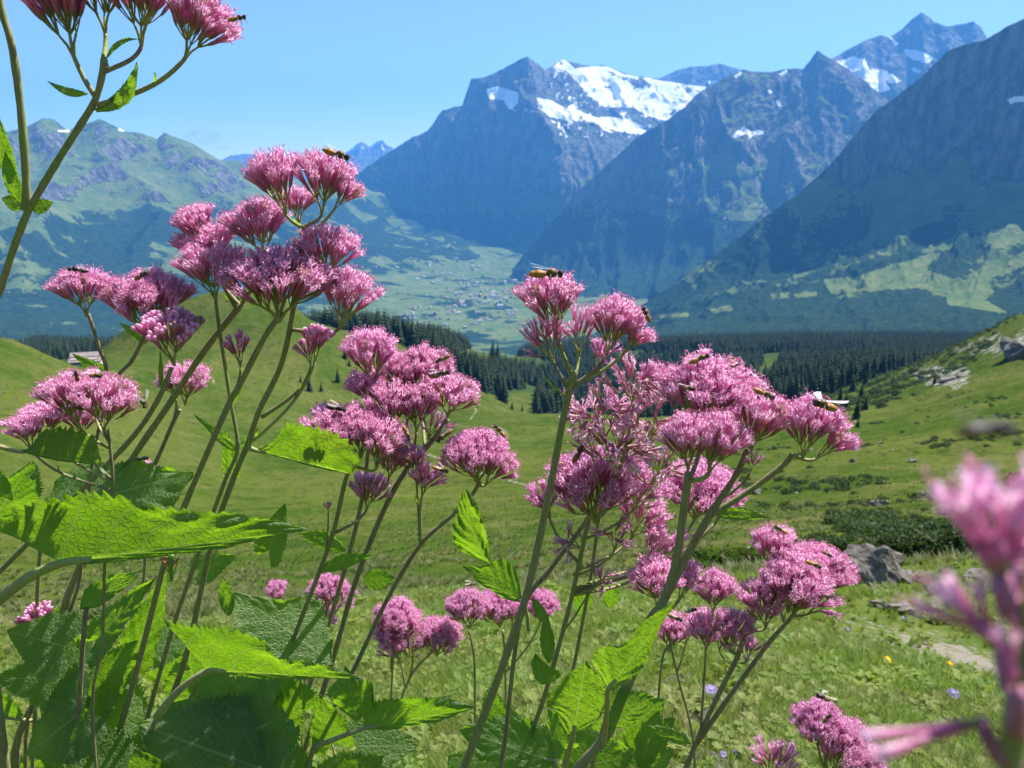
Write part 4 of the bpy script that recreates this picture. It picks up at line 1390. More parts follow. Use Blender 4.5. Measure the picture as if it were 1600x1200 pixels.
def head_mesh(seed, R, n, kind, capkind=None, droop=0.0):
    """corymb with its node at the origin; millimetres -> metres. returns floret mesh, stalk mesh"""
    r = np.random.default_rng(seed)
    H = 0.58 * R + 13
    i = np.arange(n) + 0.5
    rho = np.sqrt(i / n)
    th = i * 2.39996 + r.uniform(-.25, .25, n)
    rho = np.clip(rho + r.normal(0, 0.05, n), 0.02, 1.12)
    sx, sy = 1.0, r.uniform(0.8, 1.0)
    x, y = R * rho * np.cos(th) * sx, R * rho * np.sin(th) * sy
    if kind == 'loose':
        x += r.normal(0, R * .14, n)
        y += r.normal(0, R * .14, n)
    lump = fbm(x / (R * .55) + seed, y / (R * .55), 2, seed) * R * 0.22
    z = H - 0.36 * R * rho ** 2.4 + lump + r.normal(0, .8 if kind != 'loose' else 3.0, n)
    P = np.stack([x, y, z], -1)
    out = np.stack([x, y, np.zeros(n)], -1) / (R + 1e-6)
    D = np.array([0, 0, 1.0]) + out * (0.95 if kind != 'loose' else 1.2) + r.normal(0, .10 if kind != 'loose' else .28, (n, 3))
    if droop:
        D[:, 2] -= droop * r.uniform(0.2, 1.9, n)
    M = frames(D)
    Vs, Qs, Ts, Cs, off = [], [], [], [], 0
    caps = CAPS[capkind or ('loose' if kind == 'loose' else kind)]
    pick = r.integers(0, len(caps), n)
    spin = r.uniform(0, 6.28, n)
    sc = r.uniform(1.08, 1.36, n)
    rnd = r.uniform(0, 1, n)
    for k in range(n):
        cv, cq, ct, cg = caps[pick[k]]
        cs_, sn_ = math.cos(spin[k]), math.sin(spin[k])
        Rz = np.array([[cs_, -sn_, 0], [sn_, cs_, 0], [0, 0, 1]])
        v = (cv * sc[k]) @ (M[k] @ Rz).T + P[k]
        Vs.append(v)
        Qs.append(cq + off)
        Ts.append(ct + off)
        Cs.append(np.stack([cg[:, 0], np.full(len(cg), rnd[k]), cg[:, 1]], -1))
        off += len(v)
    fm = np_mesh('florets', np.concatenate(Vs) * 0.001, [np.concatenate(Qs), np.concatenate(Ts)], True, attrs={'tint': np.concatenate(Cs)})
    # stalks: node -> forks -> capitula
    nf = max(4, int(n / 9))
    fth = np.arange(nf) * 2.39996
    frh = np.sqrt((np.arange(nf) + .5) / nf)
    FP = np.stack([R * .80 * frh * np.cos(fth), R * .80 * frh * np.sin(fth) * sy, np.zeros(nf)], -1)
    near_ = np.argmin(((P[:, None, :2] - FP[None, :, :2]) ** 2).sum(2), 1)
    parts = []
    for f in range(nf):
        mem = np.where(near_ == f)[0]
        if not len(mem):
            continue
        ce = P[mem].mean(0)
        fk = ce * np.array([.62, .62, .52])
        md = fk * np.array([.42, .42, .55])
        parts.append(tube([(0, 0, -1.0), md, fk], [1.05, .85, .7], 5, False))
        for m in mem:
            q = (fk + P[m]) / 2 + np.array([0, 0, -0.06 * R]) * 0.5
            parts.append(tube([fk, q, P[m] + M[m][:, 2] * .3], [.55, .45, .62], 3, False))
    V, Q, T = join_parts(parts)
    sm = mesh_vqt('stalks', np.array([tuple(v) for v in V]) * 0.001, Q, T)
    fm.materials.append(MAT_WILT if droop else MAT_FLORET)
    sm.materials.append(MAT_STALK)
    top = H + 20.0 + 0.08 * R
    return fm, sm, (2 * (R + 11.5)) * .001, top * .001


HEADS = {
    ('open', 0): [head_mesh(500 + i, 7.0, 13, 'open') for i in range(3)],
    ('open', 1): [head_mesh(510 + i, 13.0, 34, 'open') for i in range(4)],
    ('open', 2): [head_mesh(520 + i, 22.0, 84, 'open') for i in range(3)],
    ('bud', 0): [head_mesh(530 + i, 6.0, 10, 'bud') for i in range(2)],
    ('bud', 1): [head_mesh(535 + i, 13.0, 25, 'bud') for i in range(2)],
    ('loose', 0): [head_mesh(540 + i, 8.0, 8, 'loose') for i in range(2)],
    ('loose', 1): [head_mesh(545 + i, 14.0, 19, 'loose') for i in range(3)],
    ('wilt', 0): [head_mesh(550 + i, 9.0, 8, 'loose', None, 0.7) for i in range(2)],
    ('wilt', 1): [head_mesh(555 + i, 16.0, 18, 'loose', None, 0.9) for i in range(3)],
}
_hc = {}


def at_y(px, py, Y):
    """point in the upright plane at forward distance Y"""
    x, y, z = ray(px, py)
    k = Y / float(y)
    return Vector((float(x) * k, Y, float(z) * k))


def px_m(py, Y):
    """metres per photo pixel in that plane"""
    return Y / float(ray(800, py)[1]) / F_PX


def spline(pts, n=6):
    P = [Vector(p) for p in pts]
    P = [P[0] * 2 - P[1]] + P + [P[-1] * 2 - P[-2]]
    out = []
    for i in range(1, len(P) - 2):
        a, b, c, d = P[i - 1:i + 3]
        for k in range(n):
            t = k / n
            out.append(0.5 * ((2 * b) + (c - a) * t + (2 * a - 5 * b + 4 * c - d) * t * t + (3 * b - a - 3 * c + d) * t ** 3))
    out.append(P[-2])
    return out


_bv, _bq = [], []
for _i in range(7):
    _f = _i / 6
    _w = 0.11 * math.sin(math.pi * min(1, _f * .96 + .04)) ** .7 + .004
    _bv += [(-_w, .35 * _f * _f + .02, _f), (0, .35 * _f * _f, _f), (_w, .35 * _f * _f + .02, _f)]
    if _i:
        _o = 3 * _i
        _bq += [(_o - 3, _o - 2, _o + 1, _o), (_o - 2, _o - 1, _o + 2, _o + 1)]
BRACT = np_mesh('bract', np.array(_bv), np.array(_bq))
_t = NT('bract_blade')
BRACT.materials.append(_t.done(_t.mixs(.5, _t.bsdf((0.12, 0.19, 0.06), .5, .4), _t.translucent((0.36, 0.58, 0.02)))))


class Plant:
    def __init__(self, label, Y, root=None, group=None, name='alpine_plant', cat='plant'):
        self.Y = Y
        self.label, self.group = label, group
        self.root_px = root
        self.e = None
        self.name, self.cat = name, cat

    def base(self, p):
        """empty at the foot of the plant, on the ground"""
        z = float(ground_z(p.x, p.y))
        self.e = empty(self.name, (p.x, p.y, z))
        tag(self.e, self.label, self.cat, self.group)
        self.o = Vector((p.x, p.y, z))

    def stem(self, pts, r0, r1, mat=None, root=True, name='stem', dY=0.0, sides=9, wob=0.0):
        Y = self.Y + dY
        P = []
        for i, q in enumerate(pts):
            yy = Y + (q[2] if len(q) > 2 else 0.0)
            P.append(at_y(q[0], q[1], yy))
        if root:
            d = (P[0] - P[1]).normalized()
            gz = float(ground_z(P[0].x, P[0].y))
            foot = Vector((P[0].x + d.x * 0.10, P[0].y + 0.02, 0))
            foot.z = float(ground_z(foot.x, foot.y)) - 0.02
            mid = P[0].lerp(foot, .5) + Vector((d.x * 0.03, 0, 0))
            P = [foot, mid] + P
            if self.e is None:
                self.base(foot)
        S = spline(P, 7)
        m = px_m(600, Y) * 0.86
        tot = sum((b - a).length for a, b in zip(S[:-1], S[1:]))
        acc, R = 0.0, []
        full = r0 * m
        for i, p in enumerate(S):
            if i:
                acc += (p - S[i - 1]).length
            t = acc / tot
            R.append((r0 + (r1 - r0) * t) * m * (1 + 0.05 * math.sin(acc * 160 + r0) + 0.04 * math.sin(acc * 431 + r0 * 3)))
        if self.e is None:
            self.base(P[0])
        V, Q, T = tube([p - self.o for p in S], R, sides)
        # ribbed cross-section
        for i in range(len(S)):
            c = S[i] - self.o
            for k in range(sides):
                j = i * sides + k
                if k % 2:
                    V[j] = c + (V[j] - c) * 0.90
        o = link(name, mesh_vqt(name, V, Q, T), self.e)
        o.data.materials.append(mat or MAT_STEM)
        return S

    def head(self, cx, cy, w, h, tilt=0.0, kind='open', attach=None, dY=0.0, lean=0.12, r=2.6, adY=0.0):
        Y = self.Y + dY
        m = px_m(cy, Y)
        t = math.radians(tilt)
        node = at_y(cx - math.sin(t) * h / 2, cy + math.cos(t) * h / 2, Y)
        wm = w * m
        size = 0 if wm < 0.030 else (1 if wm < 0.049 else 2)
        while (kind, size) not in HEADS:
            size -= 1
        var = HEADS[(kind, size)]
        _hc[(kind, size)] = _hc.get((kind, size), 0) + 1
        fm, sm, w0, h0 = var[_hc[(kind, size)] % len(var)]
        up = Vector((math.sin(t), -lean, math.cos(t))).normalized()
        q = up.to_track_quat('Z', 'Y')
        if self.e is None:
            self.base(node)
        o = link('flower_head', fm, self.e)
        o.location = node - self.o
        spin = Matrix.Rotation(random.uniform(-0.5, 0.5) + random.choice((0, math.pi)), 4, 'Z')
        o.rotation_euler = (q.to_matrix().to_4x4() @ spin).to_euler()
        sx = 0.99 * wm / w0
        sz = max(0.58 * sx, min(1.4 * sx, 1.02 * h * m / h0))
        o.scale = (sx, sx, sz)
        if kind == 'wilt':
            o['label'] = 'faded drooping flower head'
        elif kind == 'bud':
            o['label'] = 'flower head still in club-shaped bud'
        link('stalks', sm, o)
        if attach is not None:
            a = at_y(attach[0], attach[1], self.Y + adY)
            dirn = (node - a)
            L_ = dirn.length
            q1 = a + dirn * .38 + Vector((dirn.x * .10, 0, -0.04 * L_))
            q2 = node - (up + dirn.normalized() * .8).normalized() * L_ * .36
            S = []
            for k_ in range(13):
                t_ = k_ / 12
                S.append(a * (1 - t_) ** 3 + q1 * 3 * t_ * (1 - t_) ** 2 + q2 * 3 * t_ * t_ * (1 - t_) + node * t_ ** 3)
            n = len(S)
            V, Q, T = tube([p - self.o for p in S], [(r * (1 - .25 * i / n)) * px_m(600, Y) for i in range(n)], 7)
            b = link('branch', mesh_vqt('branch', V, Q, T), self.e)
            b.data.materials.append(random.choice((MAT_STEM, MAT_STEMP, MAT_STALK)))
            for k_ in ((1, 7) if L_ > .05 else (1,)):
                if random.random() < .75:
                    br = link('bract', BRACT, self.e)
                    br.location = S[k_] - self.o
                    z_ = ((S[k_ + 1] - S[k_]).normalized() + Vector((random.uniform(-.8, .8), random.uniform(-.8, .2), -.1))).normalized()
                    br.rotation_euler = z_.to_track_quat('Z', 'Y').to_euler()
                    q_ = random.uniform(10, 24) * px_m(600, Y)
                    br.scale = (q_, q_, q_)
        return o

    def leaf(self, base, tip, up, dn, dY=0.0, dT=0.0, steep=0.2, bow=(0, 0), petiole=None, teeth=15, nu=84, nv=9, amp=1.0, seed=0, pr=3.0):
        """blade between midrib and keyed edges; steep = forward metres per metre of photo rise"""
        Y = self.Y + dY
        m = px_m((base[1] + tip[1]) / 2, Y)
        B, Tt = at_y(base[0], base[1], Y), at_y(tip[0], tip[1], Y + dT)
        right, upv, fwd = Vector((1, 0, 0)), Vector((0, 0, 1)), Vector((0, 1, 0))
        u = np.linspace(0, 1, nu)

        def keys(K):
            K = [(0, 0, 0)] + list(K) if K[0][0] > 0 else list(K)
            if K[-1][0] < 1:
                K = K + [(1, 0, 0)]
            ku = np.array([k[0] for k in K])
            return pchip(ku, np.array([[k[1], k[2]] for k in K], float), u) * m
        U, Dn = keys(up), keys(dn)
        r = np.random.default_rng(seed + int(base[0] * 7 + base[1] * 13))
        mid = np.array([tuple(B.lerp(Tt, t) + right * (bow[0] * m * 4 * t * (1 - t)) - upv * (bow[1] * m * 4 * t * (1 - t))) for t in u])
        saw = (u * teeth * 1.5 + 0.25 * np.sin(u * 40 + base[0])) % 1.0
        saw = np.where(saw < .72, saw / .72, (1 - saw) / .28)
        rows = []
        vv = np.linspace(-1, 1, 2 * nv + 1)
        for v in vv:
            E = U if v > 0 else Dn
            a = abs(v)
            off = E * a
            tm = np.where(a > .8, (1 + 0.17 * (saw - .6) * (a - .8) / .2), 1.0) * np.ones_like(u)
            ox, oy = off[:, 0] * tm, off[:, 1] * tm
            p = mid.copy()
            p[:, 0] += ox
            p[:, 2] -= oy
            p[:, 1] += np.abs(oy) * steep * (1 if v > 0 else -1)
            rows.append(p)
        A = np.array(rows)                                   # v, u, 3
        du = np.gradient(A, axis=1)
        dv = np.gradient(A, axis=0)
        Nn = np.cross(du, dv)
        Nn /= np.linalg.norm(Nn, axis=2, keepdims=True) + 1e-12
        Lm = (Tt - B).length
        UU, VV = np.meshgrid(u, vv)
        ruf = np.sin((UU - 0.62 * np.abs(VV) * .5) * 6.5 * 2 * math.pi) * 0.010 * (np.abs(VV) * (1 - np.abs(VV) * .4))
        big = 0.045 * fbm(UU * 2.2 + r.uniform(0, 9), VV * 1.3 + r.uniform(0, 9), 3, 5) * np.abs(VV)
        A = A + Nn * ((ruf + big) * Lm * amp)[..., None]
        if self.e is None:
            self.base(B)
        uvs = np.stack([UU, VV * .5 + .5], -1).reshape(-1, 2)
        o = link('leaf', np_mesh('leaf', (A - np.array(tuple(self.o))).reshape(-1, 3), grid_faces(*A.shape[:2]), uv=uvs), self.e)
        o.data.materials.append(MAT_LEAF)
        if petiole:
            pts = [at_y(q[0], q[1], Y + (q[2] if len(q) > 2 else 0)) for q in petiole] + [B, B.lerp(Tt, .12)]
            S = spline(pts, 5)
            V, Q, T = tube([p - self.o for p in S], [pr * m * (1.15 - .5 * i / len(S)) for i in range(len(S))], 7)
            k = link('leaf_stalk', mesh_vqt('leaf_stalk', V, Q, T), o)
            k.data.materials.append(MAT_STALK)
        return o


def sym(w, a=.3, lance=True):
    """symmetric lance outline keys: perpendicular handled by caller"""
    return w


def lance(P, base, tip, w, **kw):
    dx, dy = tip[0] - base[0], tip[1] - base[1]
    L = math.hypot(dx, dy)
    nx, ny = dy / L, -dx / L
    if ny > 0:
        nx, ny = -nx, -ny
    ks = [(0.0, .18), (.2, .8), (.45, 1.0), (.75, .62)]
    kw.setdefault('teeth', 9)
    return P.leaf(base, tip, [(a, nx * w / 2 * b, ny * w / 2 * b) for a, b in ks], [(a, -nx * w / 2 * b, -ny * w / 2 * b) for a, b in ks], nu=44, nv=6, **kw)


def cordate(P, base, tip, w, fore=1.0, **kw):
    """broad triangular leaf with lobed base, half-width w px on each side"""
    dx, dy = tip[0] - base[0], tip[1] - base[1]
    L = math.hypot(dx, dy)
    ax, ay = dx / L, dy / L
    nx, ny = ay, -ax
    if ny > 0:
        nx, ny = -nx, -ny
    ks = [(0.0, .55, -.22), (.05, .88, -.20), (.14, 1.0, -.12), (.35, .86, -.02), (.6, .56, 0), (.85, .24, 0)]
    u_ = [(a, nx * w * b + ax * L * c, ny * w * b * fore + ay * L * c) for a, b, c in ks]
    d_ = [(a, -nx * w * b + ax * L * c, -ny * w * b * fore + ay * L * c) for a, b, c in ks]
    return P.leaf(base, tip, u_, d_, **kw)

# ------------------------------------------------------------------ the plants, one per stem
GP = 'pink flowering stems of the clump'
# leaning stem against the sky
p = Plant('tall leaning pink flower stem with clasping lance leaves against open sky', 0.50, group=GP)
p.stem([(-60, 600), (-25, 510), (0, 452), (20, 392), (43, 333), (80, 268), (120, 204), (147, 160), (158, 125), (163, 92)], 14, 6)
p.stem([(42, 330), (39, 250), (30, 150), (18, 70), (2, 15), (-8, -50)], 7.5, 6, root=False, name='side_stem')
p.head(108, 22, 122, 130, -6, 'open', (150, 152), r=4.0)
p.head(165, -12, 110, 130, 0, 'open', (162, 96), r=4.0, dY=.015)
p.head(228, 8, 118, 128, 6, 'open', (163, 112), r=3.6, dY=.01)
p.head(318, 45, 108, 108, 32, 'open', (152, 165), r=4.2)
lance(p, (150, 174), (213, 96), 30, bow=(14, 10), steep=.5, dT=-.01)
lance(p, (137, 147), (73, 126), 13, bow=(0, 6), steep=.4)
lance(p, (166, 92), (217, 61), 10, bow=(-5, -8), steep=.4)
lance(p, (46, 322), (84, 316), 24, steep=.3, bow=(0, 3))
lance(p, (40, 322), (2, 309), 26, steep=.3)
lance(p, (36, 318), (8, 236), 26, steep=.2, bow=(-6, 0))
cordate(p, (2, 262), (-4, 178), 22, steep=.2)

# central left stems
p = Plant('stout green flower stem carrying the broadest pink flower head', 0.54, group=GP)
p.stem([(120, 1330), (160, 1230), (210, 1061), (262, 862), (289, 789), (356, 635), (375, 601), (412, 530), (436, 494)], 8.5, 5.5)
p.head(440, 446, 170, 112, 4, 'open', None)
lance(p, (376, 602), (352, 640), 14, steep=.3)
p.head(376, 545, 44, 62, 0, 'bud', (366, 615), r=2.5)
p.leaf((95, 880), (482, 828), [(0, -95, -72), (.15, -75, -106), (.3, -55, -112), (.5, -35, -74), (.75, -5, -42)], [(.1, 5, 8), (.5, 0, 13)], dY=-.12, dT=.03, steep=-.12, petiole=[(-60, 985), (-5, 940), (45, 902)], teeth=22, nu=90, nv=12, pr=9)

p = Plant('slender green stem with a bud at its swollen leafy joint', 0.55, group=GP)
p.stem([(165, 1330), (200, 1230), (244, 1072), (277, 960), (315, 851), (352, 750), (371, 700), (360, 624), (345, 530), (337, 470)], 8, 3.6)
p.head(335, 424, 108, 88, -3, 'open', None)
lance(p, (372, 704), (300, 645), 16, steep=.3, bow=(4, 6))
cordate(p, (360, 735), (352, 668), 14, steep=.2, dY=.01)

p = Plant('tallest green stem of the clump, topped by paired pink flower heads', 0.56, group=GP)
p.stem([(150, 1330), (185, 1280), (232, 1177), (289, 1031), (330, 851), (364, 750), (388, 692), (405, 642), (439, 571), (457, 492), (470, 400), (476, 352)], 9.5, 5)
p.head(437, 288, 92, 98, -12, 'open', (475, 356), r=3.2)
p.head(508, 287, 92, 96, 6, 'open', (476, 354), r=3.0)
p.head(540, 305, 52, 66, 38, 'open', (478, 368), r=3.0)
p.head(468, 322, 60, 60, 0, 'open', (476, 362), dY=.03)
p.head(516, 394, 98, 88, 8, 'open', (462, 470), r=3.0)
p.head(549, 468, 92, 98, 22, 'open', (455, 515), r=3.2)
p.head(497, 533, 64, 64, 8, 'bud', (388, 694), r=3.0)
p.head(482, 548, 40, 48, -10, 'bud', (409, 652), r=3.4)
p.leaf((398, 703), (548, 741), [(.2, 0, -22), (.4, 0, -62), (.6, 5, -64), (.8, 16, -58), (.95, 24, -24)], [(.5, 3, 4)], steep=-.05, petiole=[(384, 697)], teeth=14, pr=4)
cordate(p, (384, 697), (390, 680), 9, steep=.6, amp=2)

p = Plant('thick leaning grey-green stem crossing behind the bud cluster', 0.58, group=GP)
p.stem([(20, 1250), (60, 1080), (100, 950), (139, 850), (195, 736), (262, 635), (319, 549), (378, 474)], 9, 6)
p.head(330, 388, 104, 76, -10, 'open', (376, 478), r=3.4)
p.head(312, 352, 70, 62, -15, 'open', (370, 484), r=2.6)
p.head(408, 356, 100, 92, -6, 'open', (378, 474), r=3.4)

p = Plant('leaning stem with a wide head of unopened club-shaped buds', 0.52, group=GP)
p.stem([(-120, 1080), (-60, 960), (0, 893), (67, 826), (139, 755), (210, 680), (247, 624), (268, 575)], 8, 5)
p.head(272, 524, 112, 90, 0, 'bud', None)
lance(p, (253, 610), (250, 548), 8, steep=.3)

p = Plant('dark purple-tinged stem with one rounded pink head near the bud cluster', 0.60, group=GP)
p.stem([(40, 1200), (85, 1020), (112, 910), (200, 800), (240, 729), (270, 661), (281, 640)], 6.5, 4, MAT_STEMP)
p.head(294, 598, 74, 68, 8, 'open', None)
p.head(268, 602, 38, 44, -18, 'open', (272, 655), r=2.5)

p = Plant('forked brown stem with two pink heads held above the barn', 0.56, group=GP)
p.stem([(100, 1100), (125, 900), (140, 760), (150, 690), (176, 600), (205, 565), (224, 528), (228, 515)], 5, 3.6, MAT_STEMP)
p.stem([(172, 612), (165, 570), (157, 549), (146, 515), (138, 490)], 4.2, 3.4, MAT_STEMP, root=False, name='side_stem')
p.head(135, 456, 86, 74, 0, 'open', None)
p.head(238, 472, 128, 96, 4, 'open', None)
p.head(282, 462, 50, 60, 30, 'open', (219, 540), r=2.4)
lance(p, (224, 536), (186, 505), 10, steep=.4, bow=(0, -4))
cordate(p, (172, 592), (112, 552), 14, steep=.25, dY=.02)

p = Plant('low flower stem with three crowded pink heads behind a sun-spotted leaf', 0.46, group=GP)
p.stem([(150, 1200), (160, 1000), (165, 850), (176, 760), (172, 700), (168, 672)], 4.5, 3, MAT_STEMP)
p.head(118, 622, 92, 86, -6, 'open', (170, 700), r=2.6)
p.head(172, 628, 92, 92, 12, 'open', (170, 690), r=2.6)
p.head(150, 612, 70, 70, 2, 'open', (168, 684), dY=.02)
p.head(72, 656, 108, 54, -10, 'open', (175, 752), r=2.6, dY=.015)
p.head(46, 676, 58, 58, -8, 'open', (175, 766), r=2.4)
p.head(130, 660, 52, 52, 5, 'open', (174, 748), r=2.4, dY=.02)
p.leaf((21, 704), (158, 727), [(.15, 0, -6), (.35, 0, -40), (.6, 7, -50), (.85, 10, -44), (.97, 4, -16)], [(.5, 0, 4)], dY=-.02, steep=.15, petiole=[(-40, 690), (0, 698)], teeth=10, pr=4)

p = Plant('short stem barely lifting a pink tuft over the ruffled dark leaf', 0.66, group=GP)
p.stem([(200, 1100), (225, 900), (228, 770)], 4, 3)
p.head(230, 742, 48, 44, 0, 'open', None)

p = Plant('low stem with a single dusky purple bud head among big leaves', 0.56, group=GP)
p.stem([(30, 1250), (50, 1100), (64, 990)], 4, 3.5, MAT_STEMP)
p.head(66, 965, 58, 58, 0, 'bud', None)

# centre group
p = Plant('ribbed stem under the large pink head beside a bright green leaf tip', 0.60, group=GP)
p.stem([(350, 1330), (380, 1240), (409, 1129), (465, 982), (517, 844), (540, 750), (556, 715)], 6.5, 4.5)
p.head(518, 668, 96, 74, -12, 'open', (548, 735), r=3)
p.head(562, 672, 100, 84, -2, 'open', None)
p.head(598, 690, 84, 88, 14, 'open', (552, 728), r=3, dY=-.01)
p.head(580, 764, 60, 66, 12, 'open', (524, 832), r=2.6, dY=.02)
p.head(513, 790, 14, 22, 0, 'bud', (506, 880), r=1.8)

p = Plant('brown stem rising behind to three stacked pink flower heads', 0.64, group=GP)
p.stem([(410, 1330), (430, 1240), (450, 1181), (502, 1012), (536, 900), (562, 799), (574, 720), (580, 640), (581, 600)], 7, 4.2, MAT_STEMP)
p.head(582, 556, 88, 92, -3, 'open', None)
p.head(577, 606, 66, 66, -14, 'open', (579, 665), r=2.6)
p.head(616, 718, 62, 66, 16, 'open', (566, 780), r=2.6, dY=-.03)
lance(p, (540, 862), (466, 834), 26, steep=.3, bow=(0, -6), teeth=14)
lance(p, (500, 893), (582, 868), 22, steep=.3, bow=(0, -5), teeth=14, dY=-.04)

p = Plant('long brown stem forking into five pink heads before the forest', 0.62, group=GP)
p.stem([(415, 1330), (440, 1270), (469, 1192), (521, 1027), (555, 911), (596, 806), (630, 742), (662, 704), (686, 676), (699, 655)], 6.8, 5, MAT_STEMP)
p.head(704, 618, 90, 68, 8, 'open', None)
p.head(612, 632, 86, 84, -8, 'open', (636, 735), r=2.8)
p.head(652, 636, 72, 78, 2, 'open', (640, 728), r=2.6)
p.head(628, 582, 62, 76, -4, 'open', (648, 720), r=2.4, dY=.03)
p.head(664, 580, 92, 82, 6, 'open', (664, 700), r=2.8, dY=.03)
p.head(680, 662, 52, 50, 25, 'loose', (690, 674), r=2)
lance(p, (568, 905), (618, 902), 34, steep=.25, bow=(0, 3), teeth=12)

p = Plant('curving dark stem with a dome-shaped pink head above the footpath', 0.60, group=GP)
p.stem([(440, 1330), (470, 1230), (499, 1151), (555, 1042), (605, 937), (657, 851), (706, 806), (738, 772), (750, 752)], 6.5, 4.2, MAT_STEMP)
p.head(745, 712, 104, 88, -2, 'open', None)
p.head(778, 722, 62, 82, 28, 'open', (746, 758), r=2.8)
p.head(666, 748, 54, 60, 14, 'open', (657, 846), r=2.8)
p.head(648, 718, 44, 48, -4, 'open', (657, 850), r=2.4)
p.leaf((768, 884), (728, 762), [(.15, -40, -5), (.4, -34, 0), (.7, -16, -2), (.9, -8, 0)], [(.2, 12, 0), (.5, 22, -2), (.8, 18, 4)], steep=1.2, dY=-.05, bow=(-12, 0), amp=1.6)
p.leaf((818, 942), (722, 884), [(.2, 6, -46), (.5, 14, -40), (.8, 10, -12)], [(.3, -8, 8), (.6, -6, 8)], dY=-.05, steep=.2, petiole=[(826, 985), (824, 962)])

# tall centre-right stem
p = Plant('straight tall dark stem with amber-visited pink heads against the blue valley', 0.50, group=GP)
p.stem([(670, 1340), (697, 1270), (725, 1200), (800, 1000), (830, 900), (860, 760), (885, 630), (898, 580)], 13, 6.5)
p.head(861, 474, 104, 98, -10, 'open', (897, 590), r=4)
p.head(958, 508, 92, 92, 12, 'open', (893, 605), r=4.4)
p.head(990, 528, 56, 60, 32, 'open', (900, 598), r=3)
p.head(850, 528, 74, 82, -22, 'loose', (892, 610), r=2.4)
p.head(906, 512, 70, 92, 2, 'loose', (898, 592), r=2.6, dY=.01)
p.head(940, 552, 54, 60, 15, 'loose', (897, 600), r=2.2, dY=.01)
lance(p, (893, 600), (932, 575), 5, steep=.3, bow=(3, 6))
lance(p, (886, 620), (848, 585), 4, steep=.3, bow=(0, 4))
lance(p, (832, 935), (862, 985), 16, steep=.4, dY=-.01)

p = Plant('purple branching stem ending in faded straw-coloured drooping flowers', 0.53, group=GP)
p.stem([(770, 1330), (790, 1150), (815, 960), (860, 890), (905, 830), (960, 745), (985, 690)], 7.5, 4, MAT_STEMP)
p.head(992, 590, 100, 92, 4, 'wilt', (975, 712), r=2.6)
p.head(935, 640, 96, 100, -12, 'wilt', (965, 735), r=2.4)
p.head(1015, 650, 110, 110, 10, 'wilt', (985, 700), r=2.4, dY=.02)
p.head(958, 690, 130, 90, -4, 'wilt', (965, 745), r=2.2, dY=-.01)
p.head(900, 640, 56, 74, -25, 'wilt', (940, 770), r=2.0)
p.head(1040, 720, 90, 80, 30, 'wilt', (975, 720), r=2.0)
p.head(985, 632, 76, 66, 0, 'loose', (985, 700), r=2.0, dY=.03)
p.head(1012, 585, 46, 56, 10, 'loose', (985, 692), r=2.0)
p.head(888, 845, 50, 50, -60, 'wilt', (905, 830), r=1.6)

p = Plant('pale green stem carrying the broad ruffled pink head below faded flowers', 0.55, group=GP)
p.stem([(790, 1330), (820, 1180), (850, 1090), (887, 959), (910, 857), (922, 800)], 6, 4.5)
p.stem([(850, 1330), (875, 1150), (905, 1000), (925, 890), (935, 810)], 4.5, 3.5, dY=.02, name='side_stem')
p.head(925, 756, 150, 118, -4, 'open', None)
p.head(962, 738, 106, 92, 10, 'open', (935, 810), dY=.025)
p.head(851, 778, 52, 76, -14, 'open', (905, 880), r=3)
p.head(1005, 765, 70, 70, 26, 'loose', (914, 842), r=2.6)
p.head(1000, 800, 96, 84, 18, 'loose', (903, 890), r=2.8, dY=.02)
p.head(1026, 846, 82, 92, 20, 'loose', (894, 930), r=2.8, dY=.02)
p.head(960, 830, 60, 60, 0, 'wilt', (900, 900), r=2)
p.head(1085, 765, 130, 96, 0, 'open', (897, 920), r=3, dY=.06)
p.head(1130, 785, 56, 66, 20, 'open', (897, 925), r=3, dY=.07)
p.head(940, 900, 50, 60, 35, 'wilt', (880, 985), r=2)

p = Plant('heavy stem dividing under the great pink dome and its ruffled neighbours', 0.47, group=GP)
p.stem([(830, 1340), (862, 1280), (905, 1200), (950, 1143), (995, 1031), (1040, 932)], 14, 11)
p.stem([(1036, 940), (1056, 880), (1068, 800), (1076, 738)], 8.5, 7.5, root=False, name='side_stem')
p.stem([(1038, 936), (1075, 865), (1112, 800), (1150, 742), (1168, 702)], 9.5, 5, MAT_STEMP, root=False, name='side_stem')
p.stem([(1106, 808), (1172, 766), (1222, 728), (1240, 708)], 6.5, 5.5, root=False, name='side_stem')
p.head(1068, 672, 82, 126, -6, 'open', None, dY=-.01)
p.head(1118, 680, 92, 122, 10, 'open', (1076, 752), r=5, dY=-.01)
p.head(1100, 612, 158, 118, 0, 'open', (1074, 756), r=4, dY=.035)
p.head(1178, 656, 92, 100, 6, 'open', None, dY=.005)
p.head(1258, 666, 96, 100, 4, 'open', None)
p.head(1298, 690, 62, 74, 42, 'open', (1236, 712), r=3.4)
p.head(1172, 718, 30, 40, 0, 'loose', (1126, 780), r=3)
lance(p, (1118, 804), (1204, 809), 20, steep=.3, bow=(0, -4))
p.leaf((950, 1078), (1060, 934), [(.2, -47, -30), (.35, -44, -24), (.5, -28, -2), (.7, -24, -4), (.88, -10, -3)], [(.2, 14, 12), (.4, 14, 20), (.6, 8, 12), (.8, 2, 5)], dY=-.11, steep=-.05, petiole=[(943, 1160, .10), (947, 1125, .05), (949, 1098, .01)], pr=5)
p.leaf((896, 1147), (915, 1032), [(.0, -14, 0), (.2, -30, -12), (.5, -52, 8), (.8, -38, 14), (.93, -16, 6)], [(.05, 10, 0), (.3, 42, -2), (.6, 40, 0), (.85, 26, 8)], dY=-.10, steep=-.05, petiole=[(872, 1240, .09), (884, 1195, .04), (890, 1170, .01)], pr=5, teeth=20)
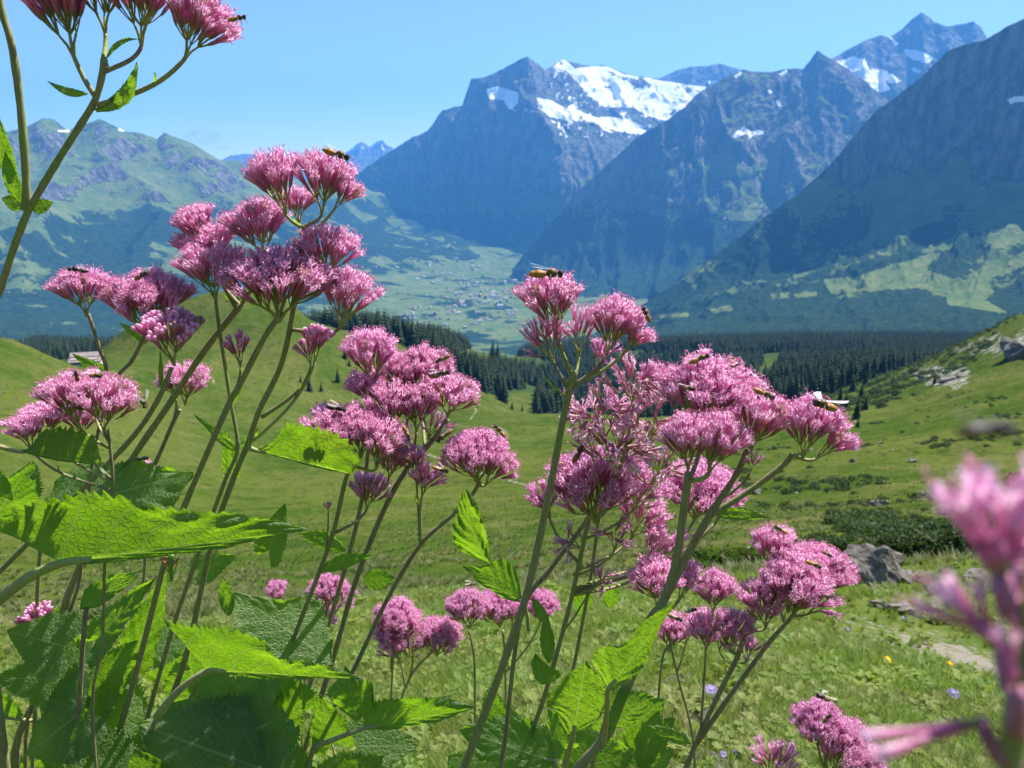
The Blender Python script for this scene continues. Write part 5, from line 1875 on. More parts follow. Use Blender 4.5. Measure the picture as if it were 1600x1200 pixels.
p.leaf((948, 1142), (1018, 1088), [(.2, -8, -50), (.5, -4, -36), (.8, 2, -18)], [(.3, 8, 8), (.6, 10, 10)], steep=.3, dY=-.01)
p.leaf((1082, 1163), (1012, 1134), [(.3, 6, -10), (.7, 4, -8)], [(.3, -3, 8), (.7, -3, 6)], steep=.3, dY=.05)

p = Plant('front stem with a compact pale pink head split by a thick green stalk', 0.54, group=GP)
p.stem([(900, 1330), (930, 1180), (975, 1040), (1010, 970), (1030, 945)], 5, 4)
p.head(1022, 905, 84, 82, -6, 'open', None)
p.head(1070, 906, 58, 68, 16, 'open', (1020, 955), r=3, dY=.03)

# right lower group
p = Plant('forked brown stem with a broad pink head above the stony turf', 0.62, group=GP)
p.stem([(1010, 1340), (1045, 1260), (1075, 1192), (1088, 1160), (1120, 1090), (1150, 1031), (1164, 990)], 7, 5, MAT_STEMP)
p.stem([(1086, 1164), (1160, 1060), (1205, 1000), (1236, 965), (1247, 945)], 6, 4, MAT_STEMP, root=False, name='side_stem')
p.head(1238, 908, 122, 96, 8, 'open', None)
p.head(1278, 888, 96, 84, 14, 'open', (1240, 955), r=3, dY=.03)
p.head(1190, 935, 82, 92, -8, 'open', (1166, 985), r=2.8)
p.head(1205, 856, 74, 80, 0, 'open', (1227, 976), r=2.8, dY=.03)
p.head(1283, 940, 50, 60, 48, 'loose', (1238, 962), r=2.2)
p.head(1114, 918, 64, 80, 0, 'open', (1152, 1025), r=2.4)
p.head(1142, 978, 62, 74, 4, 'open', (1152, 1024), r=2.4)
p.head(1100, 980, 66, 72, -4, 'open', (1095, 1145), r=2.6)
p.head(1170, 1010, 50, 50, 10, 'loose', (1150, 1035), r=2.0)
p.head(1124, 990, 44, 54, 0, 'wilt', (1146, 1040), r=1.8)

p = Plant('thin pale stalk with a small pink head next to the stones', 0.66, group=GP)
p.stem([(1080, 1300), (1084, 1165), (1060, 1060), (1042, 980)], 3.4, 2.6)
p.stem([(1030, 1300), (1028, 1130), (1035, 1030), (1050, 1005)], 3, 2.4, MAT_STEMP, name='side_stem')
p.head(1045, 985, 58, 66, 0, 'open', None)
p.head(1074, 980, 44, 54, 6, 'open', (1058, 1050), r=2)

p = Plant('low stem in the grass with a domed pink head and a few loose florets', 0.66, group=GP)
p.stem([(1300, 1380), (1298, 1260), (1292, 1205), (1288, 1170)], 4.5, 3.5)
p.head(1272, 1122, 82, 88, -8, 'open', (1288, 1200), r=2.6)
p.head(1312, 1158, 98, 104, 10, 'open', None)
p.head(1204, 1182, 74, 82, -4, 'loose', (1299, 1280), r=2.4)
p.head(1345, 1190, 60, 70, 20, 'open', (1295, 1230), r=2.4)

# small plants a step further down the slope
GS = 'small pink flowers lower on the slope'
p = Plant('small flower stalk with two pink heads over the brown trampled patch', 0.98, group=GS)
p.stem([(600, 1250), (608, 1140), (612, 1070), (616, 1005)], 3.2, 2.4)
p.head(624, 962, 76, 84, 4, 'open', None)
p.head(606, 990, 40, 44, -10, 'open', (612, 1050), r=2)
p = Plant('small forked stalk with one pink head and pale closing flowers', 0.96, group=GS)
p.stem([(600, 1300), (622, 1120), (640, 1060), (668, 1025), (680, 1018)], 3.2, 2.2, MAT_STEMP)
p.head(686, 992, 74, 66, 6, 'open', None)
p.head(645, 1000, 44, 60, 0, 'loose', (638, 1066), r=2)
p.head(618, 1005, 52, 60, -14, 'open', (634, 1075), r=2)
p = Plant('single slender stalk with one flat-topped pink head', 0.95, group=GS)
p.stem([(744, 1300), (742, 1110), (741, 1030), (733, 985)], 3, 2.4)
p.head(733, 948, 70, 66, -2, 'open', None)
p = Plant('small stalk with crowded pink heads half hidden by the thick dark stem', 1.0, group=GS)
p.stem([(795, 1300), (791, 1120), (789, 1030), (786, 985)], 3, 2.4)
p.head(778, 940, 72, 80, -4, 'open', None)
p.head(806, 950, 50, 60, 10, 'open', (790, 1010), r=1.8)
p.head(846, 942, 56, 60, 4, 'open', (790, 1050), r=1.8)
p = Plant('small bunch of fading pink flowers with dark forked stalks', 0.95, group=GS)
p.stem([(470, 1260), (474, 1100), (478, 1005), (455, 965), (442, 945)], 2.8, 2, MAT_STEMP)
p.head(437, 922, 38, 48, -14, 'open', None)
p.head(514, 918, 60, 64, 2, 'open', (480, 1000), r=2)
p.head(505, 960, 66, 70, 10, 'loose', (479, 1010), r=1.8)
p.head(540, 925, 40, 54, 24, 'loose', (482, 1002), r=1.8)
p.head(478, 945, 30, 40, 0, 'bud', (474, 1000), r=1.6)
p = Plant('tiny closed purple bud just above the lowest leaves', 0.72, group=GS)
p.stem([(520, 1300), (522, 1200), (520, 1165)], 2.4, 2)
p.head(519, 1150, 27, 34, 0, 'bud', None)

# ------------------------------------------------------------------ leafy base of the clump
GL = 'big-leaved base shoots'
p = Plant('leafy shoot with one broad glowing green leaf and a grey one behind', 0.50, group=GL, name='leafy_shoot')
p.stem([(180, 1330), (215, 1200), (245, 1120)], 7, 5)
p.leaf((325, 1048), (567, 1061), [(0, -57, -95), (.1, -40, -85), (.28, -32, -86), (.42, -4, -62), (.5, -5, -36), (.75, -20, -30)], [(.3, 0, 10), (.6, 0, 5)], steep=-.12, dY=-.05, petiole=[(245, 1120), (280, 1078)], teeth=20, nu=80, pr=6)
p.leaf((520, 1038), (366, 925), [(.15, 18, -14), (.45, 32, -34), (.75, 28, -10)], [(.2, -30, 20), (.5, -40, 25), (.8, -20, 26)], dY=.10, steep=1.5, teeth=14)
lance(p, (358, 962), (348, 900), 26, steep=.2, dY=.03, teeth=12)
cordate(p, (420, 1130), (300, 1190), 75, steep=1.0, dY=.02)
cordate(p, (300, 1090), (345, 1150), 60, steep=.9, dY=.03)
cordate(p, (430, 1150), (470, 1060), 40, steep=.8, dY=.06)

p = Plant('leafy shoot of ruffled grey-green leaves behind the largest leaf', 0.56, group=GL, name='leafy_shoot')
p.stem([(60, 1300), (55, 1100), (60, 900), (70, 820)], 6, 4)
p.leaf((50, 806), (303, 737), [(0, 24, -44), (.2, 15, -52), (.4, 5, -42), (.65, -4, -30), (.9, 0, -8)], [(.1, 10, 30), (.5, 30, 40), (.9, 0, 30)], steep=1.1, teeth=20, amp=1.8, nu=80)
p.leaf((-10, 812), (50, 720), [(.1, -20, -10), (.4, -34, -6), (.8, -14, 0)], [(.1, 50, 0), (.35, 62, -12), (.7, 36, -6), (.9, 14, 0)], steep=.9, dY=-.03)
p.leaf((-45, 720), (20, 782), [(.3, 16, -14), (.6, 18, -12)], [(.3, -10, 18), (.7, -8, 10)], steep=.15, dY=-.05)
cordate(p, (420, 860), (446, 786), 26, steep=.9, dY=.02)
cordate(p, (312, 892), (370, 868), 22, steep=.6, dY=.04)

p = Plant('dense shoot of dark veined leaves at the foot of the clump', 0.52, group=GL, name='leafy_shoot')
p.stem([(100, 1330), (120, 1150), (130, 1000), (135, 950)], 7, 5, MAT_STEMP)
p.leaf((125, 952), (216, 893), [(.2, -8, -22), (.5, -4, -24), (.8, 0, -10)], [(.3, 6, 12), (.6, 6, 10)], steep=.2, teeth=12)
cordate(p, (150, 1000), (240, 905), 27, steep=1.2, dY=.03, amp=2.0)
cordate(p, (212, 1020), (262, 892), 31, steep=.35, dY=.05)
cordate(p, (100, 1010), (10, 985), 43, steep=.8, dY=.01)
cordate(p, (120, 1060), (-10, 1060), 50, steep=.6, dY=.03)
cordate(p, (140, 1090), (215, 1000), 43, steep=.9, dY=.03)
cordate(p, (130, 1110), (40, 1180), 57, steep=1.0, dY=.0)
cordate(p, (160, 1130), (240, 1190), 57, steep=1.0, dY=.02)
cordate(p, (180, 1230), (50, 1250), 64, steep=.8, dY=-.02)
cordate(p, (60, 1000), (110, 940), 25, steep=.8, dY=.06)
cordate(p, (230, 1010), (320, 1000), 28, steep=.9, dY=.06)
cordate(p, (240, 1240), (210, 1170), 50, steep=.5, dY=-.04)

p = Plant('leafy shoot with a large dark leaf in shade under the brown stems', 0.50, group=GL, name='leafy_shoot')
p.stem([(330, 1330), (350, 1240), (370, 1190)], 7, 6)
p.leaf((440, 1215), (215, 1130), [(.0, 20, -45), (.2, -10, -70), (.45, -10, -55), (.75, -5, -30)], [(.2, -10, 40), (.5, -20, 50), (.8, -10, 30)], steep=1.3, teeth=22, nu=80)
cordate(p, (455, 1230), (400, 1120), 43, steep=1.1, dY=.04, amp=1.8)
cordate(p, (520, 1240), (600, 1180), 43, steep=1.0, dY=.03)
cordate(p, (340, 1260), (300, 1210), 57, steep=1.0, dY=-.03)

p = Plant('leafy shoot with an angular bright leaf spreading over the stones', 0.52, group=GL, name='leafy_shoot')
p.stem([(440, 1330), (470, 1230), (490, 1168)], 6, 5)
p.leaf((570, 1138), (742, 1106), [(0, -6, -98), (.08, 2, -84), (.16, -14, -50), (.4, 0, -44), (.6, -4, -36), (.82, -5, -20)], [(.3, 0, 14), (.6, 0, 12)], steep=-.05, petiole=[(490, 1168), (530, 1152)], teeth=20, nu=80, pr=4)
p.leaf((560, 1130), (540, 1040), [(.2, -30, -5), (.5, -40, 0), (.8, -18, 6)], [(.3, 18, 0), (.7, 12, 0)], steep=1.0, dY=.02)
cordate(p, (560, 1165), (655, 1165), 34, steep=.9, dY=.03)
cordate(p, (520, 1160), (500, 1085), 36, steep=.2, dY=.04)
lance(p, (498, 1168), (488, 1150), 12, steep=.3)

p = Plant('leafy shoot spreading dark leaves between the thick stems', 0.54, group=GL, name='leafy_shoot')
p.stem([(850, 1340), (862, 1270), (868, 1205)], 6, 5)
p.leaf((868, 1192), (716, 1140), [(.1, 4, -44), (.35, -4, -46), (.6, -10, -34), (.85, -5, -14)], [(.2, -10, 26), (.5, -12, 30), (.8, -8, 14)], steep=.5, teeth=16, petiole=[(868, 1230)])
cordate(p, (880, 1170), (860, 1108), 26, steep=1.1, dY=.02)
cordate(p, (905, 1200), (990, 1180), 60, steep=.4, dY=.02)
p.leaf((846, 1070), (836, 1020), [(.2, -10, -4), (.6, -10, 0)], [(.1, 22, -2), (.3, 34, -4), (.7, 14, 2)], steep=.15, dY=-.03)
lance(p, (858, 1036), (852, 960), 24, steep=.5, dY=-.03)
cordate(p, (1000, 1170), (1055, 1122), 34, steep=.3, dY=.05)
cordate(p, (780, 1190), (830, 1120), 40, steep=1.0, dY=.04)
lance(p, (1000, 1200), (1030, 1110), 44, steep=.4, dY=.03, teeth=14)
cordate(p, (760, 1240), (700, 1180), 60, steep=.8, dY=.04)
lance(p, (905, 960), (920, 905), 30, steep=.2, dY=.06, teeth=12)
lance(p, (952, 950), (958, 905), 26, steep=.2, dY=.08, teeth=12)


p = Plant('crowded shoot of small overlapping leaves around the lowest stems', 0.58, group=GL, name='leafy_shoot')
p.stem([(240, 1330), (250, 1200), (262, 1110)], 6, 5)
for i_ in range(26):
    bx_, by_ = random.uniform(-10, 470), random.uniform(1010, 1230)
    if bx_ > 330 and by_ < 1080:
        by_ += 80
    an_ = random.uniform(-2.6, -0.4)
    Ln_ = random.uniform(60, 105)
    cordate(p, (bx_, by_), (bx_ + math.cos(an_) * Ln_, by_ + math.sin(an_) * Ln_ * .8), Ln_ * random.uniform(.38, .55), steep=random.choice((-.05, .1, .5, .9, 1.2)), dY=random.uniform(-.02, .10), amp=random.uniform(.8, 1.8), petiole=[(262, 1150)] if random.random() < .3 else None)
p = Plant('crowded shoot of small overlapping leaves between the thick dark stems', 0.60, group=GL, name='leafy_shoot')
p.stem([(880, 1360), (885, 1260), (890, 1170)], 6, 5)
for i_ in range(13):
    bx_, by_ = random.uniform(690, 1050), random.uniform(1130, 1240)
    an_ = random.uniform(-2.6, -0.4)
    Ln_ = random.uniform(55, 90)
    cordate(p, (bx_, by_), (bx_ + math.cos(an_) * Ln_, by_ + math.sin(an_) * Ln_ * .8), Ln_ * random.uniform(.38, .5), steep=random.choice((-.05, .1, .5, .9)), dY=random.uniform(-.02, .08), amp=random.uniform(.8, 1.6))

# close, out-of-focus stem
p = Plant('blurred close flower stem with a few large loose pink florets', 0.068)
p.stem([(1540, 1420), (1556, 1290), (1572, 1150), (1586, 1040), (1600, 960), (1612, 880)], 62, 12, MAT_STALK)
CLOSE = []
MAT_PALE = floret_mat('pale_florets', 0.0)
for i, cp in enumerate(CAPS['loose']):
    me = np_mesh('florets', cp[0] * .001, [cp[1], cp[2]], True, attrs={'tint': np.stack([cp[3][:, 0], np.full(len(cp[3]), .3), cp[3][:, 1]], -1)})
    me.materials.append(MAT_PALE)
    CLOSE.append(me)


def close_floret(P, base, tip, dY=0.0, i=0, fat=1.0):
    B, T = at_y(*base, P.Y + dY), at_y(*tip, P.Y + dY * .6)
    o = link('flower_head', CLOSE[i % 5], P.e)
    o.location = B - P.o
    d = T - B
    o.rotation_euler = d.to_track_quat('Z', 'Y').to_euler()
    s = d.length / 0.0165
    o.scale = (s * fat * 1.15, s * fat * 1.15, s)
    a = at_y(1592, min(1250, base[1] + 70), P.Y)
    V, Q, Tt = tube([a - P.o, a.lerp(B, .5) - P.o + Vector((0, 0, -.0015)), B - P.o], [.00085, .0008, .0008], 7)
    b = link('branch', mesh_vqt('branch', V, Q, Tt), P.e)
    b.data.materials.append(MAT_CLOSESTALK)


MAT_CLOSESTALK = simple_mat('pink_flower_stalk', (0.42, 0.16, 0.26), .6, .3, .2, 300)
for i_, (b_, t_, d_, f_) in enumerate((((1568, 900), (1524, 742), 0, 1.0), ((1600, 900), (1602, 770), .006, 1.0), ((1560, 900), (1474, 752), .002, .8), ((1590, 890), (1560, 728), .006, .9), ((1572, 1010), (1440, 915), 0, .8), ((1565, 1020), (1488, 905), .003, .7), ((1532, 1128), (1345, 1172), 0, .75), ((1590, 1080), (1560, 970), -.004, .8), ((1612, 1010), (1622, 850), .006, 1.0))):
    close_floret(p, b_, t_, d_, i_, f_)

# ------------------------------------------------------------------ rocks
def rock_mat(name, a, b, lich=(0.42, 0.40, 0.30)):
    t = NT(name)
    o = t.obj()
    oi = t.n('ObjectInfo').outputs['Random']
    n1 = t.noise(o, 3.0, 6, 0.65)
    n2 = t.noise(o, 14.0, 5, 0.7)
    c = t.mix(t.rng(n1, 0.35, 0.65), a, b)
    c = t.mix(t.rng(n2, 0.5, 0.7, 0, 0.6), c, tuple(x * .5 for x in a))
    c = t.mix(t.rng(t.noise(o, 6.0, 4, 0.6), 0.58, 0.68, 0, 0.6), c, lich)
    c = t.mix(t.math('MULTIPLY', oi, 0.35), c, (0.24, 0.19, 0.15))
    return t.done(t.bsdf(c, 0.9, 0.15, t.bump(t.math('ADD', n1, t.math('MULTIPLY', n2, .4)), .9, .09)))


MAT_STONE = rock_mat('limestone', (0.17, 0.155, 0.14), (0.36, 0.33, 0.29))
MAT_DARKROCK = rock_mat('dark_rock', (0.085, 0.080, 0.075), (0.20, 0.19, 0.17), (0.20, 0.20, 0.12))


def rock_mesh(seed, sub=3, squash=0.7, rough=0.35, mat=None):
    r = np.random.default_rng(seed)
    bm = bmesh.new()
    bmesh.ops.create_icosphere(bm, subdivisions=sub, radius=0.5)
    cuts = [(r.normal(size=3), r.uniform(.18, .40)) for _ in range(16)]
    V = np.array([tuple(v.co) for v in bm.verts])
    for nrm, d in cuts:
        nrm = nrm / np.linalg.norm(nrm)
        k = V @ nrm
        V = np.where((k > d)[:, None], V - np.outer(k - d, nrm) * .92, V)
    n = fbm(V[:, 0] * 3 + seed, V[:, 1] * 3 + V[:, 2] * 2, 4, seed)
    n2_ = ridged(V[:, 0] * 2.2 + V[:, 2] + seed, V[:, 1] * 2.2 - V[:, 2] * 1.4, 5, seed + 5) - .4
    V = V * (1 + rough * .35 * n[:, None] + rough * .55 * n2_[:, None])
    V /= np.ptp(V[:, 0])
    V[:, 2] *= squash
    for v, c in zip(bm.verts, V):
        v.co = c
    me = bpy.data.meshes.new('stone')
    bm.to_mesh(me)
    bm.free()
    me.materials.append(mat or MAT_STONE)
    return me


STONES = [rock_mesh(600 + i, 2, random.uniform(.5, .8)) for i in range(7)]
MAT_BROWNROCK = rock_mat('weathered_rock', (0.10, 0.092, 0.082), (0.26, 0.235, 0.20), (0.30, 0.28, 0.17))
BOULD = [rock_mesh(620 + i, 4, .85, .75, MAT_DARKROCK if i < 2 else MAT_BROWNROCK) for i in range(5)]


def put_rock(px, py, wpx, me, label, group=None, hf=1.0, name='stone', cat='stone', d0=.8):
    p_ = ground_hit(px, py, d0)
    d = math.hypot(p_.x, p_.y)
    dep = p_.y * CP - p_.z * SP
    s = wpx * dep / F_PX
    o = link(name, me)
    o.location = (p_.x, p_.y, p_.z + .10 * s * hf)
    o.scale = (s, s * random.uniform(.75, 1.0), s * hf)
    o.rotation_euler = (random.uniform(-.2, .2), random.uniform(-.2, .2), random.uniform(0, 6.28))
    tag(o, label, cat, group)
    return o


def rand_in(poly):
    xs, ys = [q[0] for q in poly], [q[1] for q in poly]
    while True:
        x, y = random.uniform(min(xs), max(xs)), random.uniform(min(ys), max(ys))
        if inpoly(np.array([x]), np.array([y]), poly)[0]:
            return x, y


for k in range(95):
    x, y = rand_in([(975, 1085), (1050, 1055), (1140, 1050), (1195, 1095), (1195, 1225), (960, 1225)])
    put_rock(x, y, random.choice((10, 13, 16, 20, 26, 34, 42)) * (.7 + .5 * (y - 1050) / 170), random.choice(STONES), 'loose pale stone on the bare patch under the forked brown stem', 'stones on the bare patch')
for k in range(26):
    x, y = rand_in([(600, 1105), (700, 1092), (770, 1120), (740, 1155), (610, 1155)])
    put_rock(x, y, random.choice((8, 11, 14, 20)), random.choice(STONES), 'small stone on the trampled patch below the angular bright leaf', 'stones on the trampled patch')
for k in range(34):
    x, y = rand_in([(540, 975), (760, 985), (1000, 975), (1010, 1020), (800, 1045), (600, 1040)])
    put_rock(x, y, random.choice((5, 7, 9, 12)), random.choice(STONES), 'scattered small stone along the bare track across the slope', 'stones along the track')
put_rock(1352, 908, 112, BOULD[2], 'large pale jagged boulder standing beside the dark gully', None, 1.25, 'boulder', 'boulder', 6)
put_rock(1410, 905, 46, BOULD[3], 'cracked grey boulder leaning against the large pale jagged one', None, .7, 'boulder', 'boulder', 6)
put_rock(1442, 904, 34, BOULD[4], 'small flat rock at the end of the boulder row', None, .6, 'boulder', 'boulder', 6)
put_rock(1522, 908, 66, BOULD[0], 'low dark rock outcrop beside the bare track and the gully', None, .5, 'boulder', 'boulder', 6)
put_rock(1385, 948, 62, BOULD[3], 'half-buried grey slab in the turf just below the bare track', None, .35, 'boulder', 'boulder', 4)
put_rock(1372, 926, 40, BOULD[4], 'small grey slab lying on the bare track below the boulders', None, .4, 'boulder', 'boulder', 4)
for x, y, w, m_, lab in ((1178, 772, 26, 0, 'dark boulder on the open meadow beyond the pink dome'), (1376, 790, 30, 1, 'largest dark boulder alone on the smooth meadow above the gully'), (1403, 826, 13, 2, 'pale round boulder among scrub just above the gully'), (1334, 722, 15, 0, 'small dark boulder high on the right-hand meadow slope'), (1425, 722, 12, 3, 'small pale boulder on the upper meadow under the shrubby slope'), (1142, 908, 14, 1, 'small dark stone in turf near the forked brown stem'), (1265, 705, 12, 0, 'dark little rock in the meadow behind the outermost pink head'), (1597, 556, 66, 1, 'dark craggy outcrop at the top of the scree'), (1478, 598, 24, 3, 'grey block in the scree field'), (1500, 590, 20, 2, 'pale block at the upper edge of the scree field'), (1440, 592, 18, 4, 'pale block beside the thin trail at the scree')):
    put_rock(x, y, w, BOULD[m_], lab, None, .8, 'boulder', 'boulder', 20)
for k in range(60):
    x, y = rand_in([(860, 800), (1180, 700), (1600, 650), (1600, 790), (1250, 820), (1100, 900), (900, 900)])
    put_rock(x, y, random.choice((3, 4, 5, 6)), random.choice(STONES), 'tiny scattered stone on the open meadow', 'stones strewn over the meadow', d0=20)


# ------------------------------------------------------------------ grass
def blade_mat(name, a, b, tr):
    t = NT(name)
    oi = t.n('ObjectInfo').outputs['Random']
    nz = t.noise(t.pos(), 1.6, 3)
    c = t.mix(oi, a, b)
    c = t.mix(t.rng(nz, .4, .65, 0, .5), c, (0.20, 0.19, 0.07))
    return t.done(t.mixs(.4, t.bsdf(c, .6, .3), t.translucent(t.mix(.5, c, tr))))


MAT_BLADE = blade_mat('grass_blades', (0.10, 0.19, 0.022), (0.21, 0.27, 0.045), (0.50, 0.66, 0.07))
MAT_BLADE2 = blade_mat('tussock_blades', (0.045, 0.090, 0.012), (0.11, 0.14, 0.024), (0.22, 0.30, 0.03))
MAT_STRAW = blade_mat('dry_grass', (0.40, 0.34, 0.17), (0.26, 0.26, 0.09), (0.55, 0.50, 0.22))
MAT_FORB = blade_mat('small_herb_leaves', (0.10, 0.19, 0.025), (0.22, 0.27, 0.04), (0.50, 0.66, 0.04))


def grass_clump(seed, n, mat, wide=.012, lean=.55, hmin=.45):
    r = np.random.default_rng(seed)
    V, Q = [], []
    for k in range(n):
        a = r.uniform(0, 6.28)
        b = r.uniform(0, 6.28)
        rad = r.uniform(0, .16)
        h = r.uniform(hmin, 1.0)
        ln = r.uniform(.08, lean) * h
        bx, by = math.cos(a) * rad, math.sin(a) * rad
        dx, dy = math.cos(b), math.sin(b)
        w = wide * r.uniform(.7, 1.3)
        o = len(V)
        for f, ww in ((0, 1), (.4, .9), (.75, .6), (1.0, .08)):
            x, y, z = bx + dx * ln * f * f, by + dy * ln * f * f, h * f * (1 - .12 * f)
            V += [(x - dy * w * ww, y + dx * w * ww, z), (x + dy * w * ww, y - dx * w * ww, z)]
        for i in range(3):
            Q.append((o + 2 * i, o + 2 * i + 1, o + 2 * i + 3, o + 2 * i + 2))
    me = np_mesh('grass_clump', np.array(V), np.array(Q), True)
    me.materials.append(mat)
    return me


def herb_clump(seed, n, mat):
    r = np.random.default_rng(seed)
    V, Q = [], []
    for k in range(n):
        a = r.uniform(0, 6.28)
        el = r.uniform(.1, 1.2)
        L = r.uniform(.25, .5)
        c = np.array([r.uniform(-.3, .3), r.uniform(-.3, .3), r.uniform(.05, .55)])
        d = np.array([math.cos(a) * math.cos(el), math.sin(a) * math.cos(el), math.sin(el)])
        s = np.array([-math.sin(a), math.cos(a), 0]) * L * .3
        o = len(V)
        V += [c, c + d * L * .5 + s, c + d * L + np.array([0, 0, -.06]), c + d * L * .5 - s]
        Q.append((o, o + 1, o + 2, o + 3))
    me = np_mesh('herb_clump', np.array(V), np.array(Q), False)
    me.materials.append(mat)
    return me


CL = [grass_clump(8, 40, MAT_BLADE, .010, .8), grass_clump(9, 36, MAT_BLADE, .012, 1.0), grass_clump(1, 34, MAT_BLADE), grass_clump(2, 30, MAT_BLADE, .015), grass_clump(3, 30, MAT_BLADE, .010, .9), grass_clump(4, 26, MAT_BLADE, .013, .7), grass_clump(5, 16, MAT_STRAW, .008, .5, .6), herb_clump(6, 30, MAT_FORB)]
N = 46000
Dq = np.exp(rng.uniform(math.log(1.1), math.log(15.5), N))
Aq = rng.uniform(-0.72, 0.78, N)
Xq, Yq = Dq * np.sin(Aq), Dq * np.cos(Aq)
Zq = ground_z(Xq, Yq)
pq, yq = project(np.stack([Xq, Yq, Zq], -1))
bare = np.maximum(softpoly(pq, yq, [(960, 1085), (1045, 1055), (1140, 1050), (1195, 1095), (1195, 1260), (940, 1260)], 30), softpoly(pq, yq, [(600, 1100), (700, 1092), (760, 1120), (700, 1150), (600, 1150)], 20))
trk = np.exp(-((Dq - 9.8 - 1.6 * fbm(Xq / 4, Yq / 4, 3, 41)) / 1.3) ** 2) * (0.5 + 0.9 * fbm(Xq / 2.2, Yq / 2.2, 3, 45) + .35 * smooth(.35, .5, Aq))
pat = fbm(Xq / 1.3, Yq / 1.3, 3, 611)
keep = (rng.uniform(0, 1, N) < (1 - .9 * bare) * (1 - .95 * np.clip(trk * 1.3, 0, 1)) * (.55 + .9 * (pat + .4))) & (pq > -60) & (pq < 1700) & (yq < 1330)
Gp = np.stack([Xq, Yq, Zq - .012], -1)[keep]
gs = rng.uniform(.09, .21, keep.sum()) * (1 + .5 * pat[keep]) * np.clip(.75 + Dq[keep] * .035, .75, 1.25)
go = scatter('grass', Gp, rng.uniform(0, 6.28, len(Gp)), gs, CL, tilt=rng.normal(0, .12, (len(Gp), 2)))
tag(go, 'tufted alpine grass and small herbs on the near slope', kind='stuff')


N = 42000
Dq = np.exp(rng.uniform(math.log(15.5), math.log(120), N))
Aq = rng.uniform(-0.62, 0.68, N)
Xq, Yq = Dq * np.sin(Aq), Dq * np.cos(Aq)
Zq = ground_z(Xq, Yq)
pat = fbm(Xq / 6, Yq / 6, 4, 641)
keep = (rng.uniform(0, 1, N) < .45 + 1.0 * pat)
Gp = np.stack([Xq, Yq, Zq - .03], -1)[keep]
gs = rng.uniform(.12, .34, keep.sum()) * (1 + .6 * pat[keep])
TUFT = [grass_clump(21, 30, MAT_BLADE2, .030, .8), grass_clump(22, 26, MAT_BLADE2, .034, 1.0), grass_clump(23, 20, MAT_STRAW, .022, .6)]
go = scatter('meadow_grass', Gp, rng.uniform(0, 6.28, len(Gp)), np.stack([gs * 1.5, gs * 1.5, gs], -1), TUFT)
tag(go, 'coarse grass tufts dotting the basin meadow', kind='stuff')


# ------------------------------------------------------------------ small meadow flowers
MAT_YELLOW = simple_mat('yellow_petals', (0.80, 0.52, 0.02), .6, .2, .1, 300)
MAT_LILAC = simple_mat('lilac_petals', (0.36, 0.27, 0.58), .6, .2, .15, 300)


def daisy(px, py, wpx, mat, label, group, stalk=.10):
    g = ground_hit(px, py + 20, .9)
    dep = g.y * CP - g.z * SP
    head = at_y(px, py, g.y - .02)
    dep = head.y * CP - head.z * SP
    s = .8 * wpx * dep / F_PX
    foot = Vector((head.x + .01, head.y + .01, 0))
    foot.z = float(ground_z(foot.x, foot.y))
    if head.z < foot.z + .05:
        head.z = foot.z + .07
    e = empty('meadow_flower', tuple(foot))
    tag(e, label, 'flower', group)
    V, Q, T = tube([Vector((0, 0, -.01)), (head - foot) * .5 + Vector((.004, 0, 0)), head - foot], [.0012, .001, .001], 5)
    k = link('stalk', mesh_vqt('stalk', V, Q, T), e)
    k.data.materials.append(MAT_STALK)
    V, Q = [], []
    np_ = 14
    for i in range(np_):
        a = 6.283 * i / np_ + random.uniform(-.1, .1)
        L = s * .5 * random.uniform(.8, 1.1)
        w = s * .10
        c, n = Vector((math.cos(a), math.sin(a), 0)), Vector((-math.sin(a), math.cos(a), 0))
        o = len(V)
        V += [c * s * .06 - n * w * .4, c * s * .06 + n * w * .4, c * L * .7 + n * w + Vector((0, 0, s * .10)), c * L + Vector((0, 0, s * .05)), c * L * .7 - n * w + Vector((0, 0, s * .10))]
        Q.append((o, o + 1, o + 2, o + 3, o + 4))
    me = np_mesh('petals', np.array([tuple(v) for v in V]), np.array(Q), False)
    me.materials.append(mat)
    f = link('petals', me, e)
    f.location = head - foot
    f.rotation_euler = (random.uniform(.2, .5), random.uniform(-.2, .2), 0)
    bm = bmesh.new()
    bmesh.ops.create_icosphere(bm, subdivisions=2, radius=s * .17)
    for v in bm.verts:
        v.co.z *= .7
    m2 = bpy.data.meshes.new('centre')
    bm.to_mesh(m2)
    bm.free()
    m2.materials.append(mat)
    c = link('centre', m2, e)
    c.location = head - foot + Vector((0, 0, s * .05))


for x, y, w in ((1387, 1031, 17), (1484, 1038, 15)):
    daisy(x, y, w, MAT_YELLOW, 'single yellow daisy in the lush grass of the near slope', 'yellow daisies in the grass')
for x, y, w in ((1446, 956, 7), (1462, 960, 7), (868, 1047, 7), (1220, 1188, 8), (1440, 1130, 8), (1460, 1175, 10), (1425, 1165, 9), (1492, 1150, 9), (1395, 1180, 8)):
    daisy(x, y, w, MAT_YELLOW, 'tiny yellow blossom low in the turf', 'tiny yellow blossoms')
daisy(1489, 1084, 26, MAT_LILAC, 'lilac scabious on a tall thin stalk in the grass', None)
daisy(1111, 1078, 24, MAT_LILAC, 'lilac scabious between the two forks of the brown stem', None)
for x, y, w in ((1152, 1176, 20), (1131, 1178, 16)):
    daisy(x, y, w, MAT_LILAC, 'lilac scabious low over the bare stony patch', 'scabious over the stones')
for x, y, w in ((1260, 997, 8), (1325, 983, 8), (1411, 965, 7), (1228, 1090, 8)):
    daisy(x, y, w, MAT_LILAC, 'faint lilac flower far down the grassy slope', 'faint lilac flowers')


